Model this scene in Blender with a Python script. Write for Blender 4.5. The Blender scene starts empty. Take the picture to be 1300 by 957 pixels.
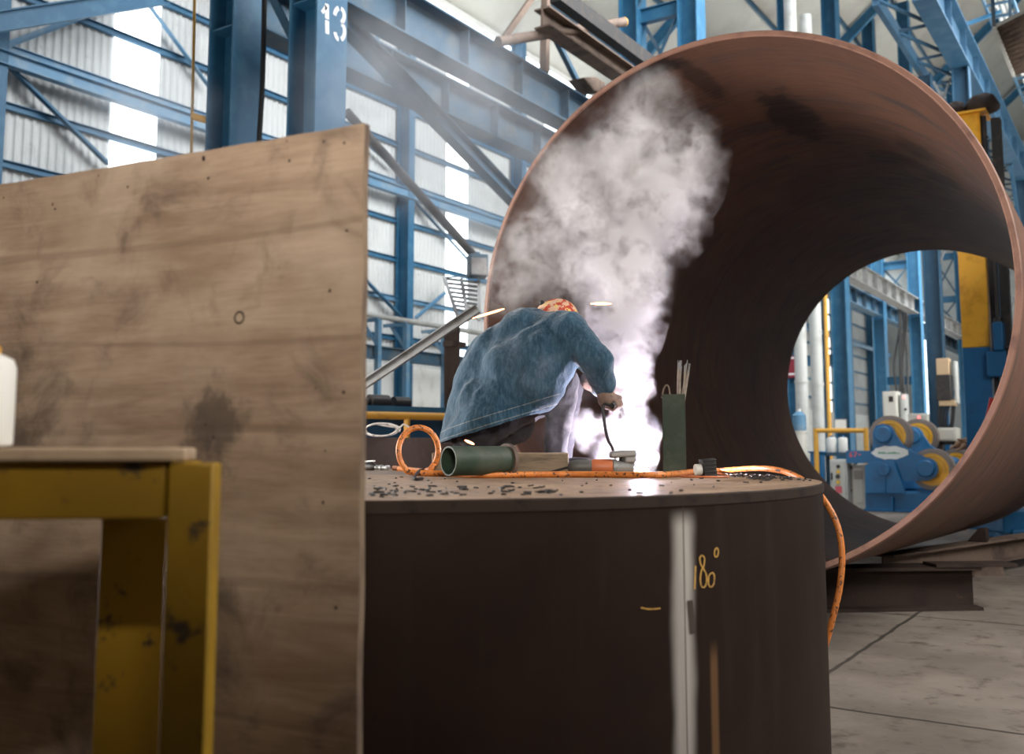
import bpy, bmesh, math, random
import numpy as np
from mathutils import Vector, Matrix, noise

random.seed(7)
V = Vector
R = math.radians
scene = bpy.context.scene
COL = scene.collection

# ------------------------------------------------------------------ frame of reference
# hall axes: +Y runs down the length of the hall, -X is the left wall, the camera stands at the origin
F, CX, CY, HOR = 1264.0, 650.0, 433.5, 568.0
PITCH = math.atan((HOR - CY) / F)
YAW = R(33.1)
ZC = 1.25
cY, sY = math.cos(YAW), math.sin(YAW)


def W(X, Y, z):                       # X to the right, Y ahead of the camera, z above the floor
    return V((X * cY - Y * sY, X * sY + Y * cY, z))


def ray(px, py):
    dx, dv = (px - CX) / F, (CY - py) / F
    return V((dx, math.cos(PITCH) - dv * math.sin(PITCH), math.sin(PITCH) + dv * math.cos(PITCH)))


def P(px, py, d):                     # point at distance d ahead
    r = ray(px, py)
    t = d / r.y
    return W(r.x * t, d, ZC + r.z * t)


def PZ(px, py, z):                    # point on the level z
    r = ray(px, py)
    t = (z - ZC) / r.z
    return W(r.x * t, r.y * t, z)


def PX(px, py, x):                    # point on the lengthwise plane at hall x
    r = ray(px, py)
    w = W(r.x, r.y, 0)
    t = x / w.x
    return V((x, w.y * t, ZC + r.z * t))


def PY(px, py, y):                    # point on the cross plane at hall y
    r = ray(px, py)
    w = W(r.x, r.y, 0)
    t = y / w.y
    return V((w.x * t, y, ZC + r.z * t))


# ------------------------------------------------------------------ mesh builder
ORG = {}


class MB:
    def __init__(self):
        self.v, self.f, self.m, self.s = [], [], [], []

    def add(self, vs, fs, mi=0, smooth=False):
        b = len(self.v)
        self.v += [V(p) for p in vs]
        for q in fs:
            self.f.append([b + i for i in q])
            self.m.append(mi)
            self.s.append(smooth)
        return self

    def box(self, c, s, rot=None, mi=0):
        hx, hy, hz = s[0] / 2, s[1] / 2, s[2] / 2
        vs = [V((x, y, z)) for x in (-hx, hx) for y in (-hy, hy) for z in (-hz, hz)]
        if rot is not None:
            vs = [rot @ p for p in vs]
        vs = [p + V(c) for p in vs]
        return self.add(vs, [(0, 1, 3, 2), (4, 6, 7, 5), (0, 4, 5, 1), (2, 3, 7, 6), (0, 2, 6, 4), (1, 5, 7, 3)], mi)

    def box2(self, a, b, mi=0):
        a, b = V(a), V(b)
        return self.box((a + b) / 2, [abs(b[i] - a[i]) for i in range(3)], None, mi)

    def sweep(self, prof, p0, p1, up=(0, 0, 1), mi=0, smooth=False):
        p0, p1 = V(p0), V(p1)
        d = (p1 - p0).normalized()
        up = V(up)
        if abs(d.dot(up)) > .99:
            up = V((0, 1, 0))
        side = d.cross(up).normalized()
        u = side.cross(d)
        n = len(prof)
        vs = [p + side * a + u * b for p in (p0, p1) for a, b in prof]
        fs = [(i, (i + 1) % n, n + (i + 1) % n, n + i) for i in range(n)]
        fs += [tuple(range(n - 1, -1, -1)), tuple(range(n, 2 * n))]
        b = len(self.v)
        self.add(vs, fs, mi, smooth)
        for k in (-1, -2):
            self.s[k] = False
        return self

    def bar(self, p0, p1, w, h, up=(0, 0, 1), mi=0):
        return self.sweep([(-w / 2, -h / 2), (w / 2, -h / 2), (w / 2, h / 2), (-w / 2, h / 2)], p0, p1, up, mi)

    def ibeam(self, p0, p1, h, b, tf=.02, tw=.012, up=(0, 0, 1), mi=0):
        H, B, w = h / 2, b / 2, tw / 2
        pr = [(-B, -H), (B, -H), (B, -H + tf), (w, -H + tf), (w, H - tf), (B, H - tf), (B, H), (-B, H), (-B, H - tf),
              (-w, H - tf), (-w, -H + tf), (-B, -H + tf)]
        return self.sweep(pr, p0, p1, up, mi)

    def channel(self, p0, p1, h, b, t=.01, up=(0, 0, 1), mi=0):
        H = h / 2
        pr = [(0, -H), (b, -H), (b, -H + t), (t, -H + t), (t, H - t), (b, H - t), (b, H), (0, H)]
        return self.sweep(pr, p0, p1, up, mi)

    def angle(self, p0, p1, a, t=.008, up=(0, 0, 1), mi=0):
        pr = [(0, 0), (a, 0), (a, t), (t, t), (t, a), (0, a)]
        return self.sweep(pr, p0, p1, up, mi)

    def tube(self, pts, r, n=8, mi=0, closed=False, caps=True):
        pts = [V(p) for p in pts]
        N = len(pts)
        rs = r if isinstance(r, (list, tuple)) else [r] * N
        tan = []
        for i in range(N):
            a = pts[(i - 1) % N] if (closed or i > 0) else pts[i]
            b = pts[(i + 1) % N] if (closed or i < N - 1) else pts[i]
            tan.append((b - a).normalized())
        u = tan[0].orthogonal().normalized()
        vs = []
        for i in range(N):
            u = (u - tan[i] * u.dot(tan[i])).normalized()
            w = tan[i].cross(u)
            for k in range(n):
                t = 2 * math.pi * k / n
                vs.append(pts[i] + (u * math.cos(t) + w * math.sin(t)) * rs[i])
        fs = []
        for i in range(N if closed else N - 1):
            j = (i + 1) % N
            for k in range(n):
                fs.append((i * n + k, i * n + (k + 1) % n, j * n + (k + 1) % n, j * n + k))
        self.add(vs, fs, mi, True)
        if caps and not closed:
            self.add(vs[:n], [tuple(range(n - 1, -1, -1))], mi)
            self.add(vs[-n:], [tuple(range(n))], mi)
        return self

    def lathe(self, prof, n=32, M=None, mi=0, smooth=True, closed=False):
        M = M or Matrix.Identity(4)
        vs = []
        for r, z in prof:
            for k in range(n):
                t = 2 * math.pi * k / n
                vs.append(M @ V((r * math.cos(t), r * math.sin(t), z)))
        fs = []
        m = len(prof)
        for i in range(m if closed else m - 1):
            j = (i + 1) % m
            for k in range(n):
                fs.append((i * n + k, i * n + (k + 1) % n, j * n + (k + 1) % n, j * n + k))
        self.add(vs, fs, mi, smooth)
        if not closed:
            if prof[0][0] > 1e-6:
                self.add(vs[:n], [tuple(range(n - 1, -1, -1))], mi)
            if prof[-1][0] > 1e-6:
                self.add(vs[-n:], [tuple(range(n))], mi)
        return self

    def prism(self, poly, n, mi=0):    # poly: list of 3D points in one plane, n: thickness vector
        n = V(n)
        a = [V(p) for p in poly]
        k = len(a)
        fs = [(i, (i + 1) % k, k + (i + 1) % k, k + i) for i in range(k)]
        fs += [tuple(range(k - 1, -1, -1)), tuple(range(k, 2 * k))]
        return self.add(a + [p + n for p in a], fs, mi)

    def ball(self, c, r, nu=16, nv=10, rot=None, mi=0):
        if not isinstance(r, (tuple, list)):
            r = (r, r, r)
        c = V(c)
        vs = []
        for i in range(nv + 1):
            ph = math.pi * i / nv
            for k in range(nu):
                t = 2 * math.pi * k / nu
                p = V((r[0] * math.sin(ph) * math.cos(t), r[1] * math.sin(ph) * math.sin(t), r[2] * math.cos(ph)))
                vs.append(c + (rot @ p if rot else p))
        fs = []
        for i in range(nv):
            for k in range(nu):
                fs.append((i * nu + k, (i + 1) * nu + k, (i + 1) * nu + (k + 1) % nu, i * nu + (k + 1) % nu))
        return self.add(vs, fs, mi, True)

    def cyl(self, p0, p1, r, n=20, mi=0, r2=None):
        return self.tube([p0, p1], [r, r if r2 is None else r2], n, mi)

    def mesh(self, name, off):
        me = bpy.data.meshes.new(name)
        me.from_pydata([tuple(p - off) for p in self.v], [], self.f)
        me.polygons.foreach_set('use_smooth', self.s)
        me.polygons.foreach_set('material_index', self.m)
        bm = bmesh.new()
        bm.from_mesh(me)
        bmesh.ops.remove_doubles(bm, verts=bm.verts, dist=1e-6)
        bmesh.ops.recalc_face_normals(bm, faces=bm.faces)
        bm.to_mesh(me)
        bm.free()
        return me

    def build(self, name, mats, parent=None, label=None, cat=None, group=None, kind=None, bevel=0, origin=None, sharp=40):
        if not isinstance(mats, (list, tuple)):
            mats = [mats]
        if parent is not None:
            off = ORG[parent.name]
        elif origin is not None:
            off = V(origin)
        else:
            lo = V([min(p[i] for p in self.v) for i in range(3)])
            hi = V([max(p[i] for p in self.v) for i in range(3)])
            off = V(((lo.x + hi.x) / 2, (lo.y + hi.y) / 2, lo.z))
        me = self.mesh(name, off)
        for m in mats:
            me.materials.append(m)
        return link(name, me, off, parent, label, cat, group, kind, bevel, sharp)


def link(name, me, off, parent=None, label=None, cat=None, group=None, kind=None, bevel=0, sharp=40):
    try:
        me.set_sharp_from_angle(angle=R(sharp))
    except Exception:
        pass
    o = bpy.data.objects.new(name, me)
    COL.objects.link(o)
    if parent is not None:
        o.parent = parent
    else:
        o.location = off
    ORG[o.name] = V(off)
    props(o, label, cat, group, kind)
    if bevel:
        b = o.modifiers.new('bevel', 'BEVEL')
        b.width = bevel
        b.segments = 2
        b.limit_method = 'ANGLE'
        b.angle_limit = R(40)
    return o


def props(o, label=None, cat=None, group=None, kind=None):
    if label:
        o['label'] = label
    if cat:
        o['category'] = cat
    if group:
        o['group'] = group
    if kind:
        o['kind'] = kind


def thing(name, loc, label, cat, group=None):
    o = bpy.data.objects.new(name, None)
    o.empty_display_size = .1
    COL.objects.link(o)
    o.location = loc
    ORG[o.name] = V(loc)
    props(o, label, cat, group)
    return o


def copy_tree(o, parent=None):
    c = o.copy()
    COL.objects.link(c)
    if parent is not None:
        c.parent = parent
    for ch in [x for x in list(COL.objects) if x.parent == o]:
        copy_tree(ch, c)
    return c


def smooth_path(pts, k=6, closed=False):
    pts = [V(p) for p in pts]
    n = len(pts)
    out = []
    for i in range(n if closed else n - 1):
        g = (lambda j: pts[j % n]) if closed else (lambda j: pts[min(max(j, 0), n - 1)])
        a, b, c, d = g(i - 1), g(i), g(i + 1), g(i + 2)
        for s in range(k):
            t = s / k
            out.append(.5 * ((2 * b) + (c - a) * t + (2 * a - 5 * b + 4 * c - d) * t * t + (3 * b - a - 3 * c + d) * t ** 3))
    if not closed:
        out.append(pts[-1])
    return out


# ------------------------------------------------------------------ materials
class NT:
    def __init__(self, name):
        self.mat = bpy.data.materials.new(name)
        self.mat.use_nodes = True
        self.t = self.mat.node_tree
        self.n = self.t.nodes
        self.n.clear()
        self.out = self.n.new('ShaderNodeOutputMaterial')
        self.tc = self.n.new('ShaderNodeTexCoord')

    def l(self, a, b):
        self.t.links.new(a, b)

    def put(self, sock, v):
        if isinstance(v, bpy.types.NodeSocket):
            self.l(v, sock)
        elif isinstance(v, (tuple, list)) and len(v) == 3 and sock.type == 'RGBA':
            sock.default_value = (*v, 1)
        else:
            sock.default_value = v

    def math(self, op, a, b=0.0, c=None, clamp=False):
        n = self.n.new('ShaderNodeMath')
        n.operation = op
        n.use_clamp = clamp
        self.put(n.inputs[0], a)
        self.put(n.inputs[1], b)
        if c is not None:
            self.put(n.inputs[2], c)
        return n.outputs[0]

    def vm(self, op, a, b=None, scale=None):
        n = self.n.new('ShaderNodeVectorMath')
        n.operation = op
        self.put(n.inputs[0], a)
        if b is not None:
            self.put(n.inputs[1], b)
        if scale is not None:
            self.put(n.inputs['Scale'], scale)
        return n.outputs['Value'] if op in ('LENGTH', 'DISTANCE', 'DOT_PRODUCT') else n.outputs[0]

    def map(self, vec, scale=(1, 1, 1), loc=(0, 0, 0)):
        n = self.n.new('ShaderNodeMapping')
        self.l(vec, n.inputs[0])
        n.inputs['Scale'].default_value = scale
        n.inputs['Location'].default_value = loc
        return n.outputs[0]

    def noise(self, vec, scale, detail=5, rough=.55, dist=0.0, color=False):
        n = self.n.new('ShaderNodeTexNoise')
        self.l(vec, n.inputs['Vector'])
        n.inputs['Scale'].default_value = scale
        n.inputs['Detail'].default_value = detail
        n.inputs['Roughness'].default_value = rough
        n.inputs['Distortion'].default_value = dist
        return n.outputs['Color'] if color else n.outputs['Fac']

    def ss(self, x, lo, hi, a=0.0, b=1.0):
        n = self.n.new('ShaderNodeMapRange')
        n.interpolation_type = 'SMOOTHSTEP'
        self.put(n.inputs[0], x)
        for k, v in zip((1, 2, 3, 4), (lo, hi, a, b)):
            n.inputs[k].default_value = v
        return n.outputs[0]

    def mix(self, f, a, b):
        n = self.n.new('ShaderNodeMix')
        n.data_type = 'RGBA'
        self.put(n.inputs[0], f)
        self.put(n.inputs[6], a)
        self.put(n.inputs[7], b)
        return n.outputs[2]

    def xyz(self, v):
        n = self.n.new('ShaderNodeSeparateXYZ')
        self.l(v, n.inputs[0])
        return n.outputs

    def bump(self, h, strength=.3, dist=.01):
        n = self.n.new('ShaderNodeBump')
        n.inputs['Strength'].default_value = strength
        n.inputs['Distance'].default_value = dist
        self.l(h, n.inputs['Height'])
        return n.outputs[0]

    def bsdf(self, col, rough=.6, metal=0.0, spec=.5, normal=None, emit=None, estr=0.0, trans=0.0, sheen=0.0):
        b = self.n.new('ShaderNodeBsdfPrincipled')
        self.put(b.inputs['Base Color'], col)
        self.put(b.inputs['Roughness'], rough)
        self.put(b.inputs['Metallic'], metal)
        b.inputs['Specular IOR Level'].default_value = spec
        if normal is not None:
            self.l(normal, b.inputs['Normal'])
        if emit is not None:
            self.put(b.inputs['Emission Color'], emit)
            b.inputs['Emission Strength'].default_value = estr
        b.inputs['Transmission Weight'].default_value = trans
        b.inputs['Sheen Weight'].default_value = sheen
        self.l(b.outputs[0], self.out.inputs['Surface'])
        return b


def M(name, col, rough=.6, metal=0.0, spec=.5, var=(), bump=None, stretch=(1, 1, 1), sheen=0.0):
    """var: list of (noise scale, second colour, lo, hi)"""
    t = NT(name)
    vec = t.map(t.tc.outputs['Object'], stretch)
    c = col
    for i, (s, c2, lo, hi) in enumerate(var):
        n = t.noise(t.map(vec, (1, 1, 1), (i * 7.3, i * 3.1, i * 5.7)), s, 7, .6)
        c = t.mix(t.ss(n, lo, hi), c, c2)
    nm = None
    if bump:
        nm = t.bump(t.noise(vec, bump[0], 6, .6), bump[1], bump[2] if len(bump) > 2 else .01)
    t.bsdf(c, rough, metal, spec, nm, sheen=sheen)
    return t.mat


def emis(name, col, s):
    t = NT(name)
    t.bsdf((.8, .8, .8), .6, emit=col, estr=s)
    return t.mat


BLUE = M('blue_paint', (.02, .11, .21), .55, var=[(3, (.04, .15, .25), .45, .7), (9, (.05, .05, .05), .68, .8)], bump=(20, .1))
BLUE_D = M('blue_paint_dusty', (.03, .09, .15), .65, var=[(2, (.12, .13, .13), .45, .75), (8, (.05, .035, .03), .62, .75)], bump=(15, .15))
BLUE_L = M('blue_paint_light', (.1, .24, .38), .55, var=[(3, (.2, .3, .38), .45, .7)])
BLUE_M = M('blue_machine_paint', (.007, .125, .3), .45, var=[(4, (.012, .09, .22), .5, .7), (14, (.03, .03, .04), .7, .8)], bump=(30, .05))
GREY = M('grey_steel', (.28, .29, .29), .5, .3, var=[(4, (.16, .15, .14), .45, .7)])
GREY_L = M('light_grey_paint', (.5, .52, .5), .5, var=[(2, (.36, .36, .34), .45, .75)])
DARK = M('dark_steel', (.035, .033, .033), .5, .4, var=[(8, (.07, .055, .045), .5, .7)], bump=(40, .2))
BLACK = M('black_rubber', (.012, .012, .013), .55)
RUST_D = M('dark_rusty_steel', (.04, .025, .019), .7, 0, .3, var=[(3, (.022, .014, .012), .45, .65), (12, (.09, .05, .032), .62, .77)], bump=(25, .2))
RUST_B = M('dusty_brown_steel', (.17, .12, .09), .75, var=[(3, (.08, .055, .045), .45, .7), (10, (.25, .2, .16), .6, .75)], bump=(20, .3))
WHITE = M('white_paint', (.72, .73, .7), .6, var=[(2, (.55, .55, .52), .5, .75)])
CREAM = M('cream_cabinet_paint', (.6, .59, .53), .5, var=[(3, (.45, .43, .38), .55, .8)])
YEL = M('yellow_paint', (.9, .45, .03), .45, var=[(3, (.62, .27, .015), .45, .7), (12, (.2, .1, .03), .7, .8)])
YEL_P = M('yellow_pipe_paint', (.68, .36, .05), .5, var=[(6, (.4, .22, .05), .55, .75)])
RED = M('red_paint', (.5, .02, .02), .5)
WOODB = M('timber_block', (.25, .19, .13), .8, var=[(6, (.13, .1, .07), .4, .7)], bump=(30, .4), stretch=(1, 1, 6))
GREEN_T = M('green_painted_tube', (.022, .042, .028), .6, 0, .35, var=[(6, (.06, .075, .055), .4, .65), (18, (.1, .07, .05), .62, .75)], bump=(30, .15))
STEEL_RING = M('worn_steel_tread', (.2, .17, .155), .45, .3, var=[(6, (.2, .16, .14), .45, .7)])
WIRE = M('pale_wire', (.5, .47, .42), .5)


# ================================================================== SETTING
XL, YEND = -17.6, 80.0

def floor_mat():
    t = NT('dusty_concrete')
    v = t.tc.outputs['Object']
    n1, n2, n3 = t.noise(v, .7, 6, .6), t.noise(v, 6, 8, .65), t.noise(v, 30, 4, .6)
    c = t.mix(t.ss(n1, .35, .65), (.15, .125, .105), (.26, .225, .19))
    c = t.mix(t.ss(n2, .52, .7), c, (.09, .072, .06))
    c = t.mix(t.ss(n3, .66, .74), c, (.05, .04, .035))
    s = t.xyz(v)
    j = None
    for ax, per, off in ((0, 3.0, JX), (1, 3.0, JY)):
        w = t.math('ADD', s[ax], -off)
        w = t.math('ADD', w, t.math('MULTIPLY', t.math('SUBTRACT', t.noise(v, 3, 3), .5), .05))
        m = t.math('PINGPONG', w, per / 2)
        k = t.ss(m, .008, .02, 1, 0)
        j = k if j is None else t.math('MAXIMUM', j, k)
    c = t.mix(t.math('MULTIPLY', j, .85), c, (.03, .025, .022))
    t.bsdf(c, t.ss(n1, .3, .7, .75, .5), 0, .4, t.bump(t.math('SUBTRACT', n2, t.math('MULTIPLY', j, .6)), .35, .01))
    return t.mat

_jp = PZ(1110, 815, 0)
JX, JY = _jp.x, _jp.y + 1.2
MB().add([(-17.6, -9, 0), (14, -9, 0), (14, YEND, 0), (-17.6, YEND, 0)], [(0, 1, 2, 3)]).build('floor', floor_mat(), kind='structure', origin=(0, 0, 0))

SHEET = M('galvanised_sheet', (.54, .56, .55), .55, .0, var=[(.6, (.4, .42, .42), .45, .7), (3, (.3, .3, .29), .6, .78)])
ROOFM = M('roof_sheet', (.62, .6, .53), .6, var=[(.4, (.5, .48, .43), .45, .7)])
PANE = emis('daylight_sheet', (.88, .96, 1.0), 3.2)

_s0, _s1 = PX(173, 100, XL).y, PX(580.5, 250, XL).y
strips = [_s0 + (_s1 - _s0) / 2 * k for k in range(-1, 11)]
Z_BASE, Z_EAVE0, Z_EAVE1 = 3.5, 13.2, 14.6

def corr(y0, y1, z0, z1, x=XL, pitch=.17, amp=.018):
    m = MB()
    n = max(2, int((y1 - y0) / pitch * 6))
    vs = []
    for i in range(n + 1):
        y = y0 + (y1 - y0) * i / n
        a = amp * max(-1, min(1, 1.6 * math.sin(2 * math.pi * y / pitch)))
        vs += [(x + a, y, z0), (x + a, y, z1)]
    return m.add(vs, [(2 * i, 2 * i + 2, 2 * i + 3, 2 * i + 1) for i in range(n)], 0, True)

# left wall: painted block base, corrugated sheet above with full-height daylight strips between
wl = MB()
wl.box2((XL - .25, -9, 0), (XL + .06, YEND, Z_BASE), 1)
wl.box2((XL - .25, -9, Z_EAVE1), (XL + .02, YEND, Z_EAVE1 + .3), 1)
wins = []
prev = -9.0
for k, yc in enumerate(strips):
    c = corr(prev, yc - .55, Z_BASE, Z_EAVE0)
    wl.add(c.v, c.f, 0, True)
    wins.append((yc - .55, yc + .55))
    prev = yc + .55
c = corr(prev, YEND, Z_BASE, Z_EAVE0)
wl.add(c.v, c.f, 0, True)
wl.build('wall_left', [SHEET, WHITE], kind='structure', origin=(XL, 0, 0))
for i, (a, b) in enumerate(wins):
    MB().box2((XL - .02, a, Z_BASE), (XL + .005, b, Z_EAVE0)).build('window_%d' % (i + 1), PANE, kind='structure')
MB().box2((XL - .02, -9, Z_EAVE0), (XL + .005, YEND, Z_EAVE1)).build('window_%d' % (len(wins) + 1), PANE, kind='structure')
ti = [0]
def trim(mb, m):
    ti[0] += 1
    return mb.build('trim_%d' % ti[0], m, kind='structure')

for k in range(2, 11):                                          # wall girts
    z = 3.15 + 1.09 * (k - 1)
    g = MB()
    g.channel((XL + .05, -5, z), (XL + .05, YEND - 1, z), .14, .08, .012)
    trim(g, BLUE_L if k % 3 == 0 else BLUE)
g = MB(); g.ibeam((XL + .5, -5, 8.22), (XL + .5, YEND - 1, 8.22), .26, .2); trim(g, BLUE_L)
_w0, _w1 = PX(-8, 100, XL + .3).y, PX(514, 320, XL + .3).y
for k in range(-1, 12):                                          # wall columns
    y = _w0 + (_w1 - _w0) / 2 * k
    g = MB(); g.ibeam((XL + .3, y, 0), (XL + .3, y, 14.9), .44, .26, .025, .016, up=(1, 0, 0)); trim(g, BLUE)

# roof: slopes up from the left eave to a ridge and down again
RID_X, RID_Z = -2.0, 28.0
def roofz(x):
    return Z_EAVE1 + .25 + (RID_Z - Z_EAVE1) * (1 - abs(x - RID_X) / abs(XL - RID_X))
cl = MB()
for xa, xb in ((XL, RID_X), (RID_X, 14)):
    cl.add([(xa, -9, roofz(xa)), (xb, -9, roofz(xb)), (xb, YEND, roofz(xb)), (xa, YEND, roofz(xa))], [(0, 1, 2, 3)])
ceil = cl.build('ceiling', ROOFM, kind='structure', origin=(0, 0, 14))
ceil.modifiers.new('solid', 'SOLIDIFY').thickness = .06
for x in (-16.2, -14.5, -12.8, -11.1, -9.4, -7.7, -6.0, -4.3, -2.6, -.9, .8, 2.5):
    g = MB(); g.channel((x, -8, roofz(x) - .16), (x, YEND - 1, roofz(x) - .16), .22, .08, .012); trim(g, BLUE_D)
for y in range(9, 80, 12):                                       # rafters
    g = MB()
    g.ibeam((XL + .3, y + .2, roofz(XL + .3) - .5), (RID_X, y + .2, roofz(RID_X) - .5), .42, .2)
    g.ibeam((RID_X, y + .2, roofz(RID_X) - .5), (12, y + .2, roofz(12) - .5), .42, .2)
    trim(g, BLUE)
wf = MB(); wf.box2((XL, YEND, 0), (14, YEND + .2, 28.5)); wf.build('wall_far', SHEET, kind='structure')
for i, (x0, x1) in enumerate(((-15.5, -13.5), (-11, -9), (-6.5, -4.5), (-3.6, -2.2), (-1.2, 1.2), (3, 5))):
    MB().box2((x0, YEND - .04, 2), (x1, YEND - .01, 12)).build('window_%d' % (len(wins) + 2 + i), PANE, kind='structure')

# ================================================================== TWIN COLUMNS AND RUNWAY BEAMS
XA, XB = -10.45, -8.9                       # the two legs
_c0 = PX(421, 80, XB + .25).y
_c1 = PX(873, 30, XB).y
_c3 = (PX(1164, 420, XB).y + PX(1117, 420, XA).y) / 2
_st = (_c3 - _c0) / 3
COLY = [_c0 + _st * k for k in range(6)]
col_labels = ['blue twin leg steel column stencilled with white number 13',
              'blue twin leg column rising just behind the top of the big pipe',
              'blue twin leg column with maroon band beside the grey vertical pipes',
              'blue twin leg column with black cable bundle hanging between its legs',
              'distant blue twin leg column beside the yellow mast',
              'farthest blue twin leg column down the hall']
CHALK_W = M('white_stencil_paint', (.75, .77, .78), .6)
MAROON = M('maroon_band_paint', (.22, .02, .035), .5)

def ribbon(mb, pts, w, nrm, mi):
    """flat stroke of width w along pts lying on the plane with normal nrm"""
    pts = [V(p) for p in pts]
    vs = []
    for i, p in enumerate(pts):
        a, b = pts[max(i - 1, 0)], pts[min(i + 1, len(pts) - 1)]
        s = (b - a).normalized().cross(nrm) * (w / 2)
        vs += [p - s, p + s]
    mb.add(vs, [(2 * i, 2 * i + 1, 2 * i + 3, 2 * i + 2) for i in range(len(pts) - 1)], mi)

for i, y in enumerate(COLY):
    t = thing('twin_column', ((XA + XB) / 2, y, 0), col_labels[i], 'column', 'twin leg columns of the main hall')
    top = roofz(XB) - .75
    for x in (XA, XB):
        g = MB()
        g.ibeam((x, y, 0), (x, y, top), .5, .55, .03, .02, up=(1, 0, 0))
        g.box((x, y, .02), (.75, .75, .04))
        for z in ([7.0, 7.85] if i else [6.95]):
            g.box((x, y, z), (.44, .5, .025))
        if i == 0 and x == XB:
            fx = x + .25 + .004
            n = V((1, 0, 0))
            q = lambda px, py: PX(px, py, fx)
            ribbon(g, [q(409, 16), q(414.5, 8)], .05, n, 1)
            ribbon(g, [q(415, 5), q(415.3, 24)], .07, n, 1)
            ribbon(g, [q(415.3, 26), q(415.6, 43)], .07, n, 1)
            arc = lambda cx, cy, rx, ry, a0, a1: [q(cx + rx * math.cos(R(a)), cy - ry * math.sin(R(a))) for a in np.linspace(a0, a1, 9)]
            ribbon(g, arc(430.5, 20, 5.5, 9.5, 175, 95), .06, n, 1)
            ribbon(g, arc(431.5, 20, 5.5, 9.5, 75, -70), .06, n, 1)
            ribbon(g, arc(432, 40, 5.5, 10, 75, -80), .06, n, 1)
            ribbon(g, arc(431, 40, 5.5, 10, -100, -175), .06, n, 1)
        if i == 2 and x == XA + 0:
            g.box((x, y, 4.0), (.52, .57, .75), None, 2)
            for z in (3.75, 4.3):
                g.box((x, y, z), (.53, .58, .06), None, 1)
        g.build('column_leg', [BLUE, CHALK_W, MAROON], t)
    g = MB()
    for z in ((4.2, 9.4, 11.8) if i else (2.2, 5.0, 9.4)):
        g.ibeam((XA + .25, y, z), (XB - .25, y, z), .36, .2)
    g.build('tie_beam', BLUE, t)
    g = MB()
    for a, b in ((7.9, 9.2), (9.6, 11.6), (12, 14)):
        g.angle((XA + .25, y - .12, a), (XB - .25, y - .12, b), .09)
        g.angle((XB - .25, y + .05, a), (XA + .25, y + .05, b), .09)
    g.build('lattice_brace', BLUE_D, t)

ZB = 7.1
names = {XB: 'inner', XA: 'outer'}
spans = list(zip(COLY[:-1], COLY[1:]))
for k, (a, b) in enumerate(spans):
    for x in (XA, XB):
        g = MB()
        g.ibeam((x, a + .29, ZB + .34), (x, b - .29, ZB + .34), .68, .42, .03, .02)
        n = 8
        for j in range(1, n):
            yy = a + (b - a) * j / n
            g.box((x, yy, ZB + .34), (.36, .015, .6))
        g.bar((x, a + .3, ZB + .72), (x, b - .3, ZB + .72), .07, .08)
        lab = ['dusty blue runway beam on the %s legs starting at the column numbered 13' % names[x],
               'blue runway beam on the %s legs passing behind the big pipe crown' % names[x],
               'runway beam on the %s legs, third span down the hall' % names[x],
               'runway beam on the %s legs, fourth span down the hall' % names[x],
               'runway beam on the %s legs, last span down the hall' % names[x]][k]
        g.build('runway_beam', [BLUE_D if k == 0 else (GREY if x == XB else BLUE_D)], None, lab, 'beam', 'crane runway beams')
# braces of the first bay
def brace(name, a, b, size, mat, label, cat='brace', group=None, shape='angle', up=(0, 0, 1)):
    g = MB()
    if shape == 'tube':
        g.cyl(a, b, size / 2, 12)
    elif shape == 'ibeam':
        g.ibeam(a, b, size, size * .8, size * .08, size * .06, up)
    elif shape == 'channel':
        g.channel(a, b, size, size * .5, size * .08, up)
    else:
        g.angle(a, b, size, size * .12, up)
    return g.build(name, mat, None, label, cat, group)

brace('diagonal_brace', PX(430, 20, -9.67), PX(662, 262, -9.67), .26, BLUE_D, 'thick dark blue diagonal brace falling from the column numbered 13 to the pipe', shape='ibeam')
brace('diagonal_brace', PX(440, 142, -9.67), PX(603, 326, -9.67), .14, DARK, 'dark diagonal strut ending at the grey floodlight box', shape='tube')
brace('diagonal_brace', PX(340, -2, -9.67), PX(372, 62, -9.67), .14, BLUE_D, 'short dark brace between the two legs of the column numbered 13')
# wall bracing
wb = 'wind braces on the left wall'
xw = XL + .25
brace('wind_brace', PX(-12, 30, xw + 1.2), PX(205, -4, xw + 1.2), .34, BLUE, 'broad blue brace crossing the top corner above the plywood sheet', 'brace', wb, 'channel')
brace('wind_brace', PX(4, 64, xw), PX(150, 8, xw), .12, BLUE_L, 'thin blue brace rising to the bright strip left of the rope', 'brace', wb)
brace('wind_brace', PX(6, 84, xw), PX(134, 210, xw), .12, BLUE, 'thin blue brace falling from the wall corner to the plywood sheet', 'brace', wb)
brace('wind_brace', PX(178, -4, xw), PX(262, 110, xw), .11, BLUE_L, 'thin blue brace falling across the bright strip towards the first column', 'brace', wb)
brace('wind_brace', PX(526, 258, xw), PX(592, 330, xw), .1, BLUE, 'slim brace falling behind the floodlight box', 'brace', wb)
brace('wind_brace', PX(440, 80, xw), PX(506, 30, xw), .1, BLUE_L, 'slim brace rising beside the number 13 below the runway beam', 'brace', wb)
brace('wind_brace', PX(455, 350, xw), PX(512, 408, xw), .12, BLUE, 'blue brace falling beside the plywood edge above the white base wall', 'brace', wb)
brace('wind_brace', PX(527, 405, xw), PX(566, 372, xw), .08, BLUE_L, 'short slim brace rising above the pipe rack', 'brace', wb)
brace('wind_brace', PX(443, 165, xw), PX(500, 215, xw), .12, BLUE, 'blue brace falling from the column numbered 13 to the wall column', 'brace', wb)

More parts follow.
